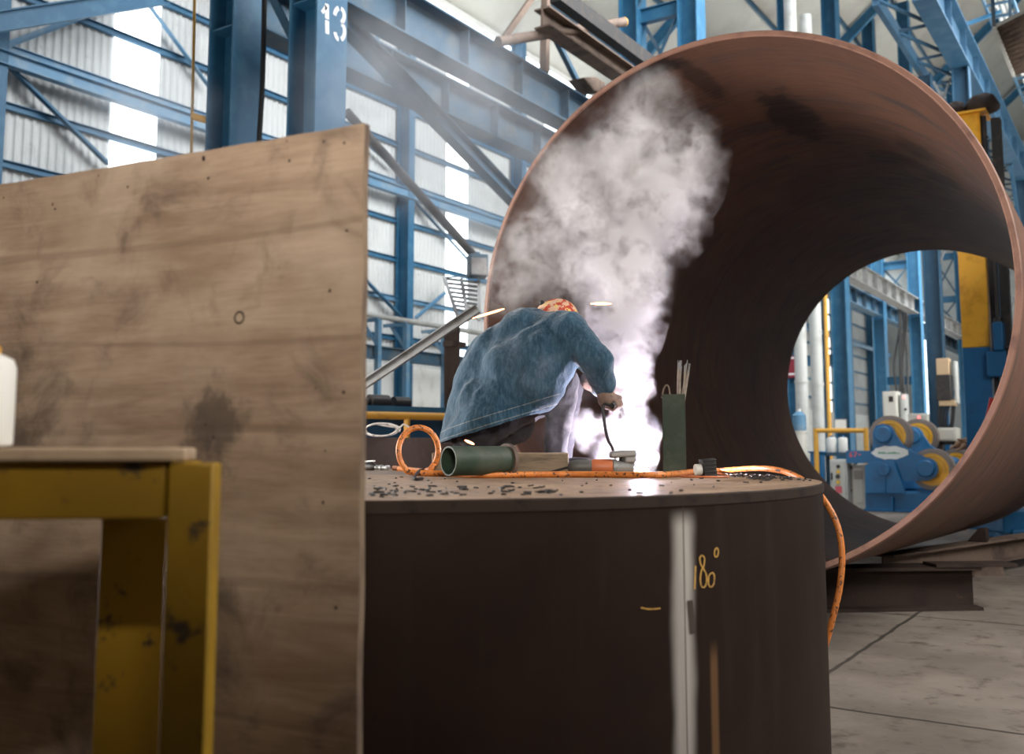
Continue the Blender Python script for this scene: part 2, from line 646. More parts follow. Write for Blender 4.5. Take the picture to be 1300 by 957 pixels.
# pipe rack, wall side
pr = thing('pipe_rack', W(-3, 22, 0) * 1.0, 'grey pipe rack on brackets above the white base wall', 'pipe rack')
xr = -15.0
def yy(px, py): return PX(px, py, xr)
a, b = yy(440, 400), yy(620, 430)
zr = a.z
g = MB()
for dz, r in ((.0, .06), (.16, .045), (-.02, .04)):
    g.cyl((xr - dz * .8, a.y - 3, zr + .1), (xr - dz * .8, b.y + 14, zr + .1), r, 10)
g.build('pipe', GREY_L, pr)
g = MB(); g.ibeam((xr, a.y - 3, zr - .75), (xr, b.y + 14, zr - .75), .3, .2); g.build('support_beam', BLUE_D, pr)
for px in (476, 512, 560):
    q = yy(px, 410)
    g = MB()
    g.bar((xr + .1, q.y, zr), (xr - .6, q.y, zr), .08, .08)
    g.bar((xr + .1, q.y, zr), (xr + .1, q.y, 0), .12, .12)
    g.bar((xr - .4, q.y, zr), (xr + .1, q.y, zr - .6), .06, .06)
    g.build('bracket', BLUE_L, pr)
# rope and stub by the first column
g = MB(); g.tube([PX(247.5, -30, -11.3), PX(246, 60, -11.3), PX(243, 190, -11.3), V((-11.3, PX(241, 300, -11.3).y, 0))], .022, 8)
g.build('thin_pipe', YEL_P, None, 'thin yellowed vertical pipe left of the first blue column', 'pipe')
g = MB(); g.cyl(PX(243, 147, -10.9), PX(268, 154, -10.72), .05, 10)
g.build('pipe_stub', YEL_P, None, 'short yellow pipe stub sticking out at the first blue column', 'pipe')
g = MB(); g.tube(smooth_path([PX(336, -20, -9.9), PX(335, 40, -9.9), PX(333, 110, -9.9), PX(329, 180, -9.9), PX(326, 260, -9.9)]), .035, 8)
g.build('hanging_cable', BLACK, None, 'black cable hanging between the legs of the column numbered 13', 'cable')

# rusty bars above the runway beam
t = thing('hoist_frame', PX(690, 90, XB), 'dusty brown hoist frame standing on the runway beam above the smoke', 'hoist frame')
g = MB(); g.bar(PX(691, 92, XB), PX(694, -40, XB), .13, .13, up=(0, 1, 0)); g.build('post', RUST_B, t)
a = PX(688, 22, -8.2); b = PX(812, 98, -8.2)
b.z = a.z
g = MB(); g.ibeam(a, b + V((0, 2, 0)), .34, .3, .03, .03); g.build('rail_beam', RUST_B, t)
a = PX(632, 53, -8.55); b = PX(792, 28, -7.9)
g = MB(); g.cyl(a, b, .085, 14); g.cyl(b, b + (b - a).normalized() * .02, .087, 14, 1); g.build('cross_tube', [RUST_B, YEL_P], t)
g = MB(); g.bar(PX(640, 48, -8.7), PX(678, -6, -8.5), .09, .09); g.build('strut', RUST_B, t)
g = MB(); g.bar(PX(704, 46, -9.2), PX(742, 122, -9.2), .1, .1); g.build('strut', BLUE_D, t)
a = PX(705, -8, -7.7); b = PX(842, 82, -7.7); b.z = a.z
g = MB(); g.bar(a, b + V((0, 1.5, 0)), .2, .26); g.build('rail_beam', DARK, t)
g = MB()
g.prism([PX(x, y, XB + .1) for x, y in ((741, 98), (757, 97), (768, 104), (770, 116), (755, 116))], (-.35, 0, 0))
g.build('bearing_block', RUST_B, None, 'grey brown bearing block on the runway beam next to the pipe rim', 'block', bevel=.02)

# floodlight box + striped grating near the pipe's left rim
g = MB(); c = P(606, 338, 15.5); rot = Matrix.Rotation(YAW + .25, 3, 'Z')
t = thing('floodlight', c, 'grey floodlight box hanging left of the pipe rim', 'floodlight')
g.box(c, (.3, .26, .36), rot); g.box(c + V((0, 0, .2)), (.08, .08, .06), rot); g.build('housing', BLUE_D, t, bevel=.02)
g = MB(); g.box(c + rot @ V((0, -.135, -.02)), (.24, .02, .26), rot); g.build('lens', GREY, t)
g = MB()
q = [P(565, 352, 16), P(609, 357, 15.5), P(609, 408, 15.2), P(582, 403, 15.6)]
n = (q[1] - q[0]).cross(q[2] - q[0]).normalized()
for i in range(9):
    s0, s1 = i / 9, (i + .55) / 9
    e = lambda s: (q[0].lerp(q[3], s), q[1].lerp(q[2], s))
    A, B = e(s0), e(s1)
    g.prism([A[0], A[1], B[1], B[0]], n * .02)
for s in (0, .5, 1):
    g.bar(q[0].lerp(q[1], s) - n * .02, q[3].lerp(q[2], s) - n * .02, .05, .03)
for k_ in (q[0], q[1]): g.bar(k_, P(606, 350, 15.5), .02, .02)
g.build('slatted_panel', GREY, None, 'tilted grey slatted panel hanging under the floodlight box', 'panel')
# prop strut and rough post
g = MB()
a, b = P(450, 497, 9.3), P(607, 392, 9.1)
a = b + (a - b) * (b.z / (b.z - a.z))
g.channel(a, b, .085, .06, .01)
g.build('prop_strut', GREY, None, 'grey steel channel strut leaning up towards the pipe rim', 'strut')
g = MB()
for i in range(9):
    x0 = 566 + i * 2.1
    q = P(x0, 560, 13); tp = P(x0 + random.uniform(-1, 1), 414 + random.uniform(0, 10), 13)
    q.z = 0
    g.tube([q, q.lerp(tp, .4) + V((random.uniform(-.03, .03), 0, 0)), tp], .022, 6)
g.box2(P(565, 440, 13) - V((.02, .02, 0)), P(586, 434, 13.1) + V((.02, .08, 0)))
g.build('cable_bundle', RUST_D, None, 'dark bundle of upright rods and cables behind the worker', 'bundle')

# blue machine bed, yellow railing, shaft, coil
a, b = P(448, 513.5, 10.2), P(640, 520, 11.6)
b.z = a.z
d = (b - a).normalized(); nn = V((d.y, -d.x, 0))
t = thing('machine_bed', V((a.x, a.y, 0)), 'long dark blue machine bed behind the yellow railing', 'machine')
g = MB()
hh = a.z
mid = V((0, 0, -.03)) + (-nn) * .5
g.bar(a + mid, b + mid, 1.0, .06)
g.build('bed_top', BLUE, t)
g = MB(); m2 = V((0, 0, -hh / 2 - .03)) - nn * .5; g.bar(a + m2, b + m2, .86, hh - .06); g.build('bed_body', M('deep_blue_paint', (.012, .07, .15), .5, var=[(3, (.02, .09, .18), .45, .7)]), t)
g = MB(); s = P(466, 511, 10.35); s2 = P(515, 511.5, 10.7); s.z = s2.z = hh + .05
g.cyl(s - nn * .3, s2 - nn * .3, .045, 12)
k = s.lerp(s2, .7) - nn * .3
g.cyl(k - d * .12, k + d * .12, .085, 16); g.cyl(k + d * .2, k + d * .4, .07, 16)
g.build('drive_shaft', DARK, t)
t = thing('railing', W(-1.6, 9.8, 0), 'yellow pipe railing in front of the blue machine bed', 'railing')
a, b = P(425, 526, 9.75), P(640, 530, 10.9); b.z = a.z
g = MB(); g.cyl(a, b, .04, 12); g.build('top_rail', YEL_P, t)
for s in (.12, .4, .78):
    q = a.lerp(b, s)
    g = MB(); g.cyl(V((q.x, q.y, 0)), q, .032, 10); g.build('post', YEL_P, t)

# rusty can behind the drum
c = W(-1.02, 7.05, 0)
g = MB(); g.lathe([(.62, 0), (.62, 1.315), (.6, 1.315), (.6, 0)], 64, Matrix.Translation(c), closed=True)
g.build('steel_can', RUST_D, None, 'dark rusty open steel can standing behind the orange hose loop', 'steel can')
g = MB()
cc = P(486, 545, 6.45)
pts = []
for i in range(40):
    a = i / 39 * 4.6 * math.pi
    r = .095 + .03 * math.sin(i * .35)
    pts.append(W(0, 0, 0) + cc + W(r * math.cos(a) * 1.1, .03 * math.sin(i * .9), r * math.sin(a) * .42 + .01))
pts += [P(505, 538, 6.45), P(512, 534, 6.5), P(520, 538, 6.5)]
zmin = min(p.z for p in pts)
pts = [p + V((0, 0, 1.322 - zmin)) + W(0, 0, 0) for p in pts]
g.tube(smooth_path(pts, 3), .006, 6)
g.build('wire_coil', WIRE, None, 'coil of pale wire lying on the rusty can behind the hose loop', 'wire')

# ================================================================== BIG PIPE
PC = W(1.362, 6.686, ZC + .99)
pa = .565
ax = W(math.sin(pa), math.cos(pa), 0); ax.z = -.025; ax.normalize()
RO, RI, LP = 1.88, 1.838, 7.69
e1 = ax.cross(V((0, 0, 1))).normalized(); e2 = e1.cross(ax)
PM = Matrix((e1, e2, ax)).transposed().to_4x4(); PM.translation = PC

def pipe_mat():
    t = NT('rolled_rusty_plate')
    v = t.tc.outputs['Object']                # local: z along the pipe, x right, y up
    s = t.xyz(v)
    ang = t.math('ARCTAN2', s[1], s[0])
    cmb = t.n.new('ShaderNodeCombineXYZ')
    t.l(t.math('MULTIPLY', ang, 1.9), cmb.inputs[0]); t.l(s[2], cmb.inputs[1])
    rl = cmb.outputs[0]
    n1 = t.noise(t.map(v, (1, 1, .6)), .9, 6, .6)
    n2 = t.noise(t.map(v, (.6, .6, 3)), 2.2, 8, .65, .4)
    n3 = t.noise(v, 9, 8, .7)
    c = t.mix(t.ss(n1, .35, .65), (.12, .062, .045), (.17, .085, .055))
    c = t.mix(t.ss(n2, .48, .7), c, (.09, .062, .055))
    c = t.mix(t.ss(n3, .6, .75), c, (.2, .1, .055))
    # scorched patches near the crown and by the left edge: (angle, z, half width, half length)
    for a0, z0, wa, wz, amt in ((106, .12, .17, .11, .9), (99, .55, .05, .5, .6), (88, 1.75, .11, .75, .85), (160.5, .3, .1, .16, .7), (158, .62, .06, .16, .55), (60, 2.4, .1, .3, .6), (58, 3.3, .12, .3, .6), (70, 3.0, .15, .25, .6)):
        da = t.math('DIVIDE', t.math('SUBTRACT', ang, R(a0)), wa)
        dz = t.math('DIVIDE', t.math('SUBTRACT', s[2], z0), wz)
        q = t.math('SQRT', t.math('ADD', t.math('MULTIPLY', da, da), t.math('MULTIPLY', dz, dz)))
        q = t.math('ADD', q, t.math('MULTIPLY', t.math('SUBTRACT', t.noise(v, 7, 6, .65), .5), 1.6))
        c = t.mix(t.math('MULTIPLY', t.ss(q, .6, 1.15, 1, 0), amt), c, (.028, .02, .018))
    # orange flare rust patch
    da = t.math('DIVIDE', t.math('SUBTRACT', ang, R(128)), .1)
    dz = t.math('DIVIDE', t.math('SUBTRACT', s[2], 1.6), .5)
    q = t.math('SQRT', t.math('ADD', t.math('MULTIPLY', da, da), t.math('MULTIPLY', dz, dz)))
    q = t.math('ADD', q, t.math('MULTIPLY', t.math('SUBTRACT', t.noise(v, 5, 6, .65), .5), 1.8))
    c = t.mix(t.math('MULTIPLY', t.ss(q, .5, 1.2, 1, 0), .7), c, (.3, .12, .03))
    # weld seams
    seam = t.ss(t.math('PINGPONG', t.math('ADD', s[2], .9), 1.3), .0, .035, 1, 0)
    c = t.mix(t.math('MULTIPLY', seam, .5), c, (.045, .033, .03))
    sc = t.noise(t.map(rl, (1.2, 14, 1)), 2.5, 5, .6)
    t.bsdf(c, t.ss(sc, .3, .7, .5, .7), 0, .4, t.bump(t.math('ADD', sc, t.math('MULTIPLY', n3, .5)), .12, .01))
    return t.mat

RIM = M('cut_edge_rust', (.25, .13, .09), .6, var=[(6, (.14, .07, .05), .45, .7)])
PIPE = pipe_mat()
me = MB()
nseg = 160
me.lathe([(RI, LP), (RI, LP * .66), (RI, LP * .33), (RI, 0)], nseg, smooth=True)
me2 = MB()
def ring(prof, mi, mb):
    vs = []
    for r, z in prof:
        for k in range(nseg):
            a = 2 * math.pi * k / nseg
            vs.append((r * math.cos(a), r * math.sin(a), z))
    fs = [(i * nseg + k, i * nseg + (k + 1) % nseg, (i + 1) * nseg + (k + 1) % nseg, (i + 1) * nseg + k) for i in range(len(prof) - 1) for k in range(nseg)]
    mb.add(vs, fs, mi, True)
ring([(RI, LP - .01), (RI, LP * .66), (RI, LP * .33), (RI, .012)], 0, me2)
ring([(RI, .012), (RI + .008, 0), (RO - .008, 0), (RO, .012)], 1, me2)
ring([(RO, .012), (RO, LP * .33), (RO, LP * .66), (RO, LP - .01)], 0, me2)
ring([(RO, LP - .01), (RO - .01, LP), (RI + .01, LP), (RI, LP - .01)], 1, me2)
pm = me2.mesh('steel_pipe', V((0, 0, 0)))
pm.materials.append(PIPE); pm.materials.append(RIM)
pipe = link('steel_pipe', pm, V((0, 0, 0)), None, 'huge rusty rolled steel pipe section lying open end towards the drum', 'pipe', sharp=30)
pipe.matrix_world = PM

# supports of the pipe
def pipe_bottom(px, d):  # z of pipe underside below the axis at distance d ahead (approx)
    return 0
g = MB()
dirv = W(1, .05, 0).normalized()
zb = .33
a = P(960, 740, 7.85); b = P(1234, 740, 8.0)
a.z = b.z = zb / 2
g.ibeam(a, b, zb, .3, .025, .018)
g.build('support_beam', RUST_D, None, 'rusty steel beam on the floor carrying the near end of the big pipe', 'beam')
g = MB()
a2 = P(1180, 714, 7.92); b2 = P(1282, 714, 7.97); a2.z = b2.z = zb + .012
g.bar(a2, b2, .22, .024)
g.build('steel_plate', RUST_D, None, 'dark flat plate lying on the end of the support beam', 'plate')
a3 = P(1120, 700, 8.75); b3 = P(1345, 668, 11.4); a3.z = b3.z = .22
g = MB(); g.ibeam(a3, b3, .22, .2, .02, .016)
a4 = a3.copy(); b4 = b3.copy()
for s in (.15, .5, .9):
    q = a3.lerp(b3, s)
    g.box((q.x, q.y, .055), (.3, .3, .11), Matrix.Rotation(.3, 3, 'Z'))
g.build('long_rail', RUST_B, None, 'long brown steel rail on low blocks running out beside the big pipe', 'rail')
g = MB(); c = P(1240, 683, 9.9); 
g.prism([c + V((-.09, 0, -.06)), c + V((.09, 0, -.06)), c + V((.09, 0, .07)), c + V((.02, 0, .07))], (0, .15, 0))
zlow = min(p.z for p in g.v)
for p in g.v: p.z += .332 - zlow
g.build('wedge', RUST_D, None, 'dark wedge block on the long rail beside the pipe', 'wedge', bevel=.008)
# low blue trolley beyond on the right
c = P(1310, 650, 14)
g = MB(); g.box((c.x, c.y, .25), (1.2, .8, .3), Matrix.Rotation(YAW, 3, 'Z')); g.box((c.x, c.y, .08), (1.0, .9, .16), Matrix.Rotation(YAW, 3, 'Z'))
g.build('trolley_base', BLUE_M, None, 'low blue trolley base beyond the right side of the pipe', 'trolley', bevel=.02)

# ================================================================== DRUM
DC = W(-.563, 4.0, 0); DR, DH = 1.72, 1.13
def drum_side():
    t = NT('drum_side_rust')
    v = t.tc.outputs['Object']
    s = t.xyz(v)
    ang = t.math('ARCTAN2', s[1], s[0])
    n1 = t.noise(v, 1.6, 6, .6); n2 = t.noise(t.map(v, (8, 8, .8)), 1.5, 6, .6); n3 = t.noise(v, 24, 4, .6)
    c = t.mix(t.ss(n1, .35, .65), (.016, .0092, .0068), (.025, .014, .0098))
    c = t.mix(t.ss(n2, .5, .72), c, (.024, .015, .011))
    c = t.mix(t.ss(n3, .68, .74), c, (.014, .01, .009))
    # sprayed white band and a faint tan run
    w = t.math('ADD', t.math('SUBTRACT', ang, SPRAY_A), t.math('MULTIPLY', t.math('SUBTRACT', t.noise(t.map(v, (1, 1, .5)), 4, 3), .5), .035))
    b = t.ss(t.math('ABSOLUTE', w), .007, .032, 1, 0)
    b = t.math('MULTIPLY', b, t.ss(n2, .2, .6, 1, .72))
    b = t.math('MULTIPLY', b, t.ss(s[2], DH - .09, DH - .03, 1, 0))
    c = t.mix(b, c, (.47, .45, .42))
    line = t.ss(t.math('ABSOLUTE', t.math('SUBTRACT', ang, SPRAY_A)), .0008, .0022, 1, 0)
    c = t.mix(t.math('MULTIPLY', line, .7), c, (.05, .035, .03))
    w2 = t.math('ABSOLUTE', t.math('SUBTRACT', ang, SPRAY_A + .062))
    run = t.math('MULTIPLY', t.ss(w2, .004, .012, 1, 0), t.ss(s[2], .68, .76, .5, 0))
    c = t.mix(run, c, (.24, .13, .06))
    t.bsdf(c, .62, 0, .12, t.bump(t.math('ADD', n1, t.math('MULTIPLY', n3, .2)), .12, .01))
    return t.mat
def side_pt(px, py, off=0.0):
    """point where the pixel's ray meets the drum's side"""
    r = ray(px, py); w = W(r.x, r.y, 0); q = V((-DC.x, -DC.y))
    A = w.x ** 2 + w.y ** 2; B = 2 * (w.x * q.x + w.y * q.y); C = q.dot(q) - DR ** 2
    tt = (-B - math.sqrt(max(B * B - 4 * A * C, 0))) / (2 * A)
    p = V((w.x * tt, w.y * tt, ZC + r.z * tt))
    n = V((p.x - DC.x, p.y - DC.y, 0)).normalized()
    return p + n * off
_sp = side_pt(869, 740)
SPRAY_A = math.atan2(_sp.y - DC.y, _sp.x - DC.x)

def drum_top():
    t = NT('drum_top_plate')
    v = t.tc.outputs['Object']
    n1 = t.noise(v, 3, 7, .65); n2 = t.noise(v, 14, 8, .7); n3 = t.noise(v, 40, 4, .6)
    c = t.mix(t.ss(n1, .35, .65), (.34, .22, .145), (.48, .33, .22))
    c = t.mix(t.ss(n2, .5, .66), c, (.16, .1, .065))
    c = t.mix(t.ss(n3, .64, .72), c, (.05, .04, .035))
    t.bsdf(c, t.ss(n1, .3, .7, .35, .6), .3, .5, t.bump(n2, .3, .006))
    return t.mat
CHALK_Y = M('yellow_chalk', (.62, .36, .08), .9, var=[(60, (.3, .17, .06), .5, .7)])
TAPE = M('dark_tape_mark', (.05, .035, .028), .7)
t = thing('steel_drum', DC, 'dark rusty round steel drum carrying the crouching worker, chalked 180', 'drum')
g = MB()
TM = Matrix.Translation(DC)
g.lathe([(DR - .035, 0), (DR - .035, DH - .03), (DR, DH - .03), (DR, 0)], 128, TM, closed=True)
# chalk 180 and degree ring, tape mark
def stroke(pts, w, mi, k=5):
    pts = smooth_path([V((x, y, 0)) for x, y in pts], k)
    vs = []
    for i, p in enumerate(pts):
        a, b = pts[max(i - 1, 0)], pts[min(i + 1, len(pts) - 1)]
        d = (b - a).normalized(); n = V((-d.y, d.x, 0)) * w / 2
        vs += [side_pt(p.x - n.x, p.y - n.y, .0015), side_pt(p.x + n.x, p.y + n.y, .0015)]
    g.add(vs, [(2 * i, 2 * i + 1, 2 * i + 3, 2 * i + 2) for i in range(len(pts) - 1)], mi)
stroke([(882.5, 718), (882, 732), (881.5, 748)], 1.6, 1)
stroke([(893, 722), (889, 716), (888, 708), (891, 705), (894, 709), (893, 718), (890, 724), (888.5, 735), (890, 744), (894, 745), (896.5, 738), (896, 729), (892.5, 722)], 1.5, 1)
stroke([(903, 727), (899.5, 731), (899, 741), (902, 745), (905.5, 741), (906.5, 732), (904.5, 727), (902, 728)], 1.5, 1)
stroke([(908.5, 696), (906.5, 700), (907, 706), (910, 706), (911.5, 700), (910, 695.5), (908, 696)], 1.4, 1)
stroke([(875.5, 762), (877.5, 782), (879, 804)], 7, 2)
stroke([(813, 771), (824, 773), (838, 772)], 1.6, 1)
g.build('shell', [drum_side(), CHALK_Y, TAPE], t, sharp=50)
g = MB()
g.lathe([(0, DH - .03), (DR + .003, DH - .03), (DR + .003, DH - .004), (DR - .002, DH), (0, DH)], 128, TM)
g.m = [1 if max(math.hypot(g.v[i].x - DC.x, g.v[i].y - DC.y) for i in f_) > DR - .001 and min(math.hypot(g.v[i].x - DC.x, g.v[i].y - DC.y) for i in f_) > DR - .02 else 0 for f_ in g.f]
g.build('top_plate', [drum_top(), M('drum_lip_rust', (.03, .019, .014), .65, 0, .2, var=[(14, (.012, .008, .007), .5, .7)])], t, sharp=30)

def T(px, py, h=0.0):
    return PZ(px, py, DH + h)

# slag flakes
g = MB()
random.seed(3)
def flake(p, s, lift=.0):
    a = random.uniform(0, 6.28); n = random.randint(5, 7)
    el = random.uniform(.2, .8)
    vs = []
    for k in range(n):
        r = s * random.uniform(.6, 1.2)
        x, y = r * math.cos(6.283 * k / n), r * el * math.sin(6.283 * k / n)
        vs.append(p + V((x * math.cos(a) - y * math.sin(a), x * math.sin(a) + y * math.cos(a), random.uniform(.0, s * .25))))
    g.prism(vs, (0, 0, random.uniform(.003, .005)))
nfl = 0
while nfl < 250:
    if nfl < 130:
        a = random.uniform(.1, .95); rr = random.uniform(DR * .86, DR * .985)       # heap along the right edge
        p = DC + W(rr * math.cos(a - .35), rr * math.sin(a - .35), DH)
        s = random.uniform(.006, .018)
    elif nfl < 190:
        p = T(random.uniform(455, 700), random.uniform(618, 630)); s = random.uniform(.005, .018)
    else:
        p = T(random.uniform(460, 980), random.uniform(604, 632)); s = random.uniform(.004, .012)
    q = p - DC
    if math.hypot(q.x, q.y) > DR - .02: continue
    p.z = DH
    flake(p, s); nfl += 1
g.build('slag_flakes', DARK, None, 'scattered dark slag flakes on the drum top', 'slag', None, 'stuff')

# timber block
a, b = T(548, 604), T(722, 604)
d = (b - a).normalized(); up = V((0, 0, 1)); nb = V((-d.y, d.x, 0))
g = MB(); HB = .098
g.bar(a + nb * .06 + up * HB / 2, b + nb * .06 + up * HB / 2, .12, HB)
g.build('timber_block', WOODB, None, 'weathered timber block on the drum top behind the green tube', 'timber', bevel=.006)

# green tube lying
a, b = T(569, 608, .0), T(645, 606.3, .0)
rt = .057
a.z = b.z = DH + rt + .0115
d = (b - a).normalized()
L = (b - a).length
rot = d.to_track_quat('Z', 'Y').to_matrix().to_4x4(); rot.translation = a
t = thing('pipe_offcut', V((a.x, a.y, DH)), 'green pipe offcut lying on its side in front of the timber block', 'pipe offcut')
g = MB(); g.lathe([(rt - .006, 0), (rt, 0), (rt, L), (rt - .006, L)], 40, rot, closed=True); g.build('pipe_wall', GREEN_T, t)
g = MB(); g.lathe([(rt - .003, L - .012), (rt + .011, L - .012), (rt + .011, L + .004), (rt - .003, L + .004)], 40, rot, closed=True)
for v_ in g.v: v_.z += 0
g.build('end_ring', RUST_B, t)

# upright green tube with welding rods
RC = T(857, 603.2); RC.z = DH
rt2, ht = .049, .35
t = thing('rod_holder', RC, 'upright green square tube holding welding rods at the drum edge', 'rod holder')
g = MB()
s = rt2
rz = Matrix.Rotation(YAW - .17, 3, 'Z')
for dx, dy, sx, sy in ((-1, 0, .006, 2 * s), (1, 0, .006, 2 * s), (0, -1, 2 * s - .006, .006), (0, 1, 2 * s - .006, .006)):
    g.box(RC + rz @ V((dx * (s - .003), dy * (s - .003), 0)) + V((0, 0, ht / 2)), (sx, sy, ht), rz)
g.build('tube_wall', GREEN_T, t)
g = MB(); g.box(RC + V((0, 0, .003)), (2 * s - .012, 2 * s - .012, .006), rz); g.build('base_plate', DARK, t)
ROD = M('welding_rod_flux', (.32, .27, .22), .7, var=[(30, (.2, .17, .14), .4, .7)])
random.seed(5)
proto = None
gr = 'welding rods in the green tube'
for i in range(22):
    left = i < 11
    tx = random.uniform(860, 865.5) if left else random.uniform(867.5, 876.5)
    ty = random.uniform(457, 466)
    base = RC + rz @ V((random.uniform(-.03, .03), random.uniform(-.03, .03), .01))
    top = P(tx, ty, 4.42 + random.uniform(-.03, .03))
    v = top - base
    if proto is None:
        g = MB(); g.cyl((0, 0, 0), (0, 0, .4), .0022, 8); g.cyl((0, 0, .4), (0, 0, .43), .0014, 8, 1)
        proto = g.build('welding_rod', [ROD, GREY], None, 'x', 'welding rod', gr, origin=(0, 0, 0))
        o = proto
    else:
        o = proto.copy(); COL.objects.link(o)
    q = v.to_track_quat('Z', 'Y')
    o.rotation_mode = 'QUATERNION'; o.rotation_quaternion = q
    sc = v.length / .43
    o.scale = (1, 1, sc)
    o.location = base
    o['label'] = 'thin welding rod in the straight bundle of the green tube' if left else 'thin welding rod in the right leaning bundle of the green tube'
g = MB()
pts = [P(852, 522, 4.36), P(851, 505, 4.36), P(849, 492, 4.36), P(846, 489, 4.36), P(842.5, 494, 4.36), P(840.5, 505, 4.36)]
# hook over the rim of the holder
g.tube(smooth_path(pts), .004, 8)
g.build('wire_hook', RUST_B, None, 'bent brown wire hook hung over the rim of the green rod tube', 'hook')

# orange hose with a standing loop
def hose_mat():
    t = NT('orange_hose')
    v = t.tc.outputs['Object']
    n = t.noise(v, 22, 4, .6); n2 = t.noise(v, 60, 3, .6)
    c = t.mix(t.ss(n, .4, .7), (.66, .22, .045), (.5, .15, .03))
    c = t.mix(t.ss(n2, .56, .64), c, (.06, .03, .02))
    t.bsdf(c, .45, 0, .5)
    return t.mat
HOSE = hose_mat()
rh = .0125
pts = [T(500, 597), T(514, 598.5), T(530, 600.5)]
for p in pts: p.z = DH + rh
lc = P(531.5, 560, 4.22)
loop = []
for k in range(13):
    a = R(-62 + 26.2 * k)
    loop.append(lc + W(.082 * math.cos(a), .02 - .05 * k / 12, .096 * math.sin(a)))
zl = min(p.z for p in loop)
for p in loop: p.z += DH + rh - zl + .004
pts += loop
tail = [T(570, 605), T(610, 607), T(660, 606.5), T(720, 606), T(780, 606.5), T(830, 607), T(858, 605.5), T(880, 602.5), T(915, 600.8)]
for p in tail: p.z = DH + rh
pts += tail
pts += [P(965, 594.5, 4.35), P(1000, 600, 4.22), P(1030, 617, 4.1), P(1050, 640, 4.02), P(1064, 670, 3.98), P(1069, 705, 3.96), P(1066, 745, 3.95), P(1057, 785, 3.95), P(1049, 815, 3.96), P(1036, 860, 3.98)]
e = P(1010, 930, 4.05); e.z = .05; pts.append(e)
e = P(960, 930, 4.4); e = W(1.15, 4.5, rh); pts.append(e); pts.append(W(.9, 5.4, rh))
g = MB(); g.tube(smooth_path(pts, 7), rh, 14)
g.build('air_hose', HOSE, None, 'orange air hose looping over the drum top and down its side', 'hose')

# air tool and coupling at the left end
c = T(470, 597); c.z = DH + .02
t = thing('air_tool', V((c.x, c.y, DH)), 'dark air tool with chrome coupling at the left end of the orange hose', 'air tool')
xd = (T(510, 598) - T(470, 597)); xd.z = 0; xd.normalize()
g = MB()
g.lathe([(.012, -.1), (.02, -.095), (.021, .02), (.016, .035), (.012, .05)], 20, Matrix.Translation(c) @ xd.to_track_quat('Z', 'Y').to_matrix().to_4x4())
g.build('tool_body', DARK, t)
g = MB()
Mx = Matrix.Translation(c + V((0, 0, -.004))) @ xd.to_track_quat('Z', 'Y').to_matrix().to_4x4()
g.lathe([(.008, .045), (.013, .05), (.013, .065), (.009, .07), (.009, .08), (.014, .083), (.014, .1), (.01, .104), (.01, .13), (.0135, .133), (.0135, .15)], 16, Mx)
g.build('coupling', GREY, t)
g = MB(); g.bar(c + V((0, 0, .026)) - xd * .05, c + V((0, 0, .03)) + xd * .03, .018, .008); g.build('lever', GREY_L, t)
g = MB(); g.tube(smooth_path([c - xd * .1 + V((0, 0, -.006)), c - xd * .18 + V((0, 0, -.01)), c - xd * .32 + V((0, 0, -.009))]), .009, 8); g.build('hose_tail', BLACK, t)
g = MB()
q = [T(560, 601), T(545, 602), T(533, 604.5), T(526, 608), T(528, 610.5), T(536, 609.5)]
hs = [.03, .028, .024, .006, .006, .006]
g.tube(smooth_path([p + V((0, 0, h)) for p, h in zip(q, hs)]), .006, 8)
g.build('bent_rod', BLACK, None, 'black bent rod curling out in front of the green pipe offcut', 'rod')

# cables
g = MB()
for off in (0, 1.6):
    q = [T(640, 601.5 + off), T(670, 603 - off), T(690, 600.5 + off), T(708, 600.5), T(726, 601 + off)]
    hh_ = [.005, .02, .038, .03, .022]
    g.tube(smooth_path([p + V((0, 0, h)) for p, h in zip(q, hh_)]), .005, 8)
g.build('power_cable', M('brown_cable', (.2, .07, .05), .5), None, 'thin brown power cable between green pipe offcut and grinder', 'cable')
ORANGE_T = M('orange_plastic', (.55, .16, .06), .45, var=[(12, (.3, .1, .05), .55, .7)])

# angle grinder
a = T(724, 604.0); b = T(800, 604.0)
rg = .034
a.z = b.z = DH + rg + .003
xd = (b - a).normalized()
t = thing('angle_grinder', V((a.x, a.y, DH)), 'orange and grey angle grinder lying on the drum beside the arc', 'grinder')
Mx = Matrix.Translation(a) @ xd.to_track_quat('Z', 'Y').to_matrix().to_4x4()
g = MB(); g.lathe([(.012, -.01), (.022, 0), (.028, .01), (.031, .03), (.032, .085), (.03, .09)], 24, Mx)
for k in range(10):
    an = k * .628
    p0 = V((.031 * math.cos(an), .031 * math.sin(an), .03)); p1 = V((.031 * math.cos(an), .031 * math.sin(an), .075))
    g.bar(Mx @ p0, Mx @ p1, .006, .006)
g.build('handle', M('grey_plastic', (.09, .09, .085), .5), t)
g = MB(); g.lathe([(.03, .09), (.034, .1), (.0345, .165), (.033, .175), (.03, .18)], 24, Mx); g.build('motor_housing', ORANGE_T, t)
g = MB(); g.lathe([(.03, .18), (.034, .183), (.034, .198), (.03, .2), (.027, .24), (.02, .27)], 24, Mx); g.build('gear_head', GREY, t)
g = MB()
gc = a + xd * .225 + V((0, 0, .052))
g.box(gc + V((0, 0, .004)), (.112, .06, .028), Matrix.Rotation(YAW, 3, 'Z') @ Matrix.Rotation(-.06, 3, 'Y')); g.box(gc + xd * .03 - V((0, 0, .02)), (.05, .05, .03), Matrix.Rotation(YAW, 3, 'Z'))
g.build('disc_guard', GREY, t, bevel=.008)
g = MB(); g.cyl(gc - V((0, 0, .035)), gc, .016, 16); g.build('spindle', DARK, t)
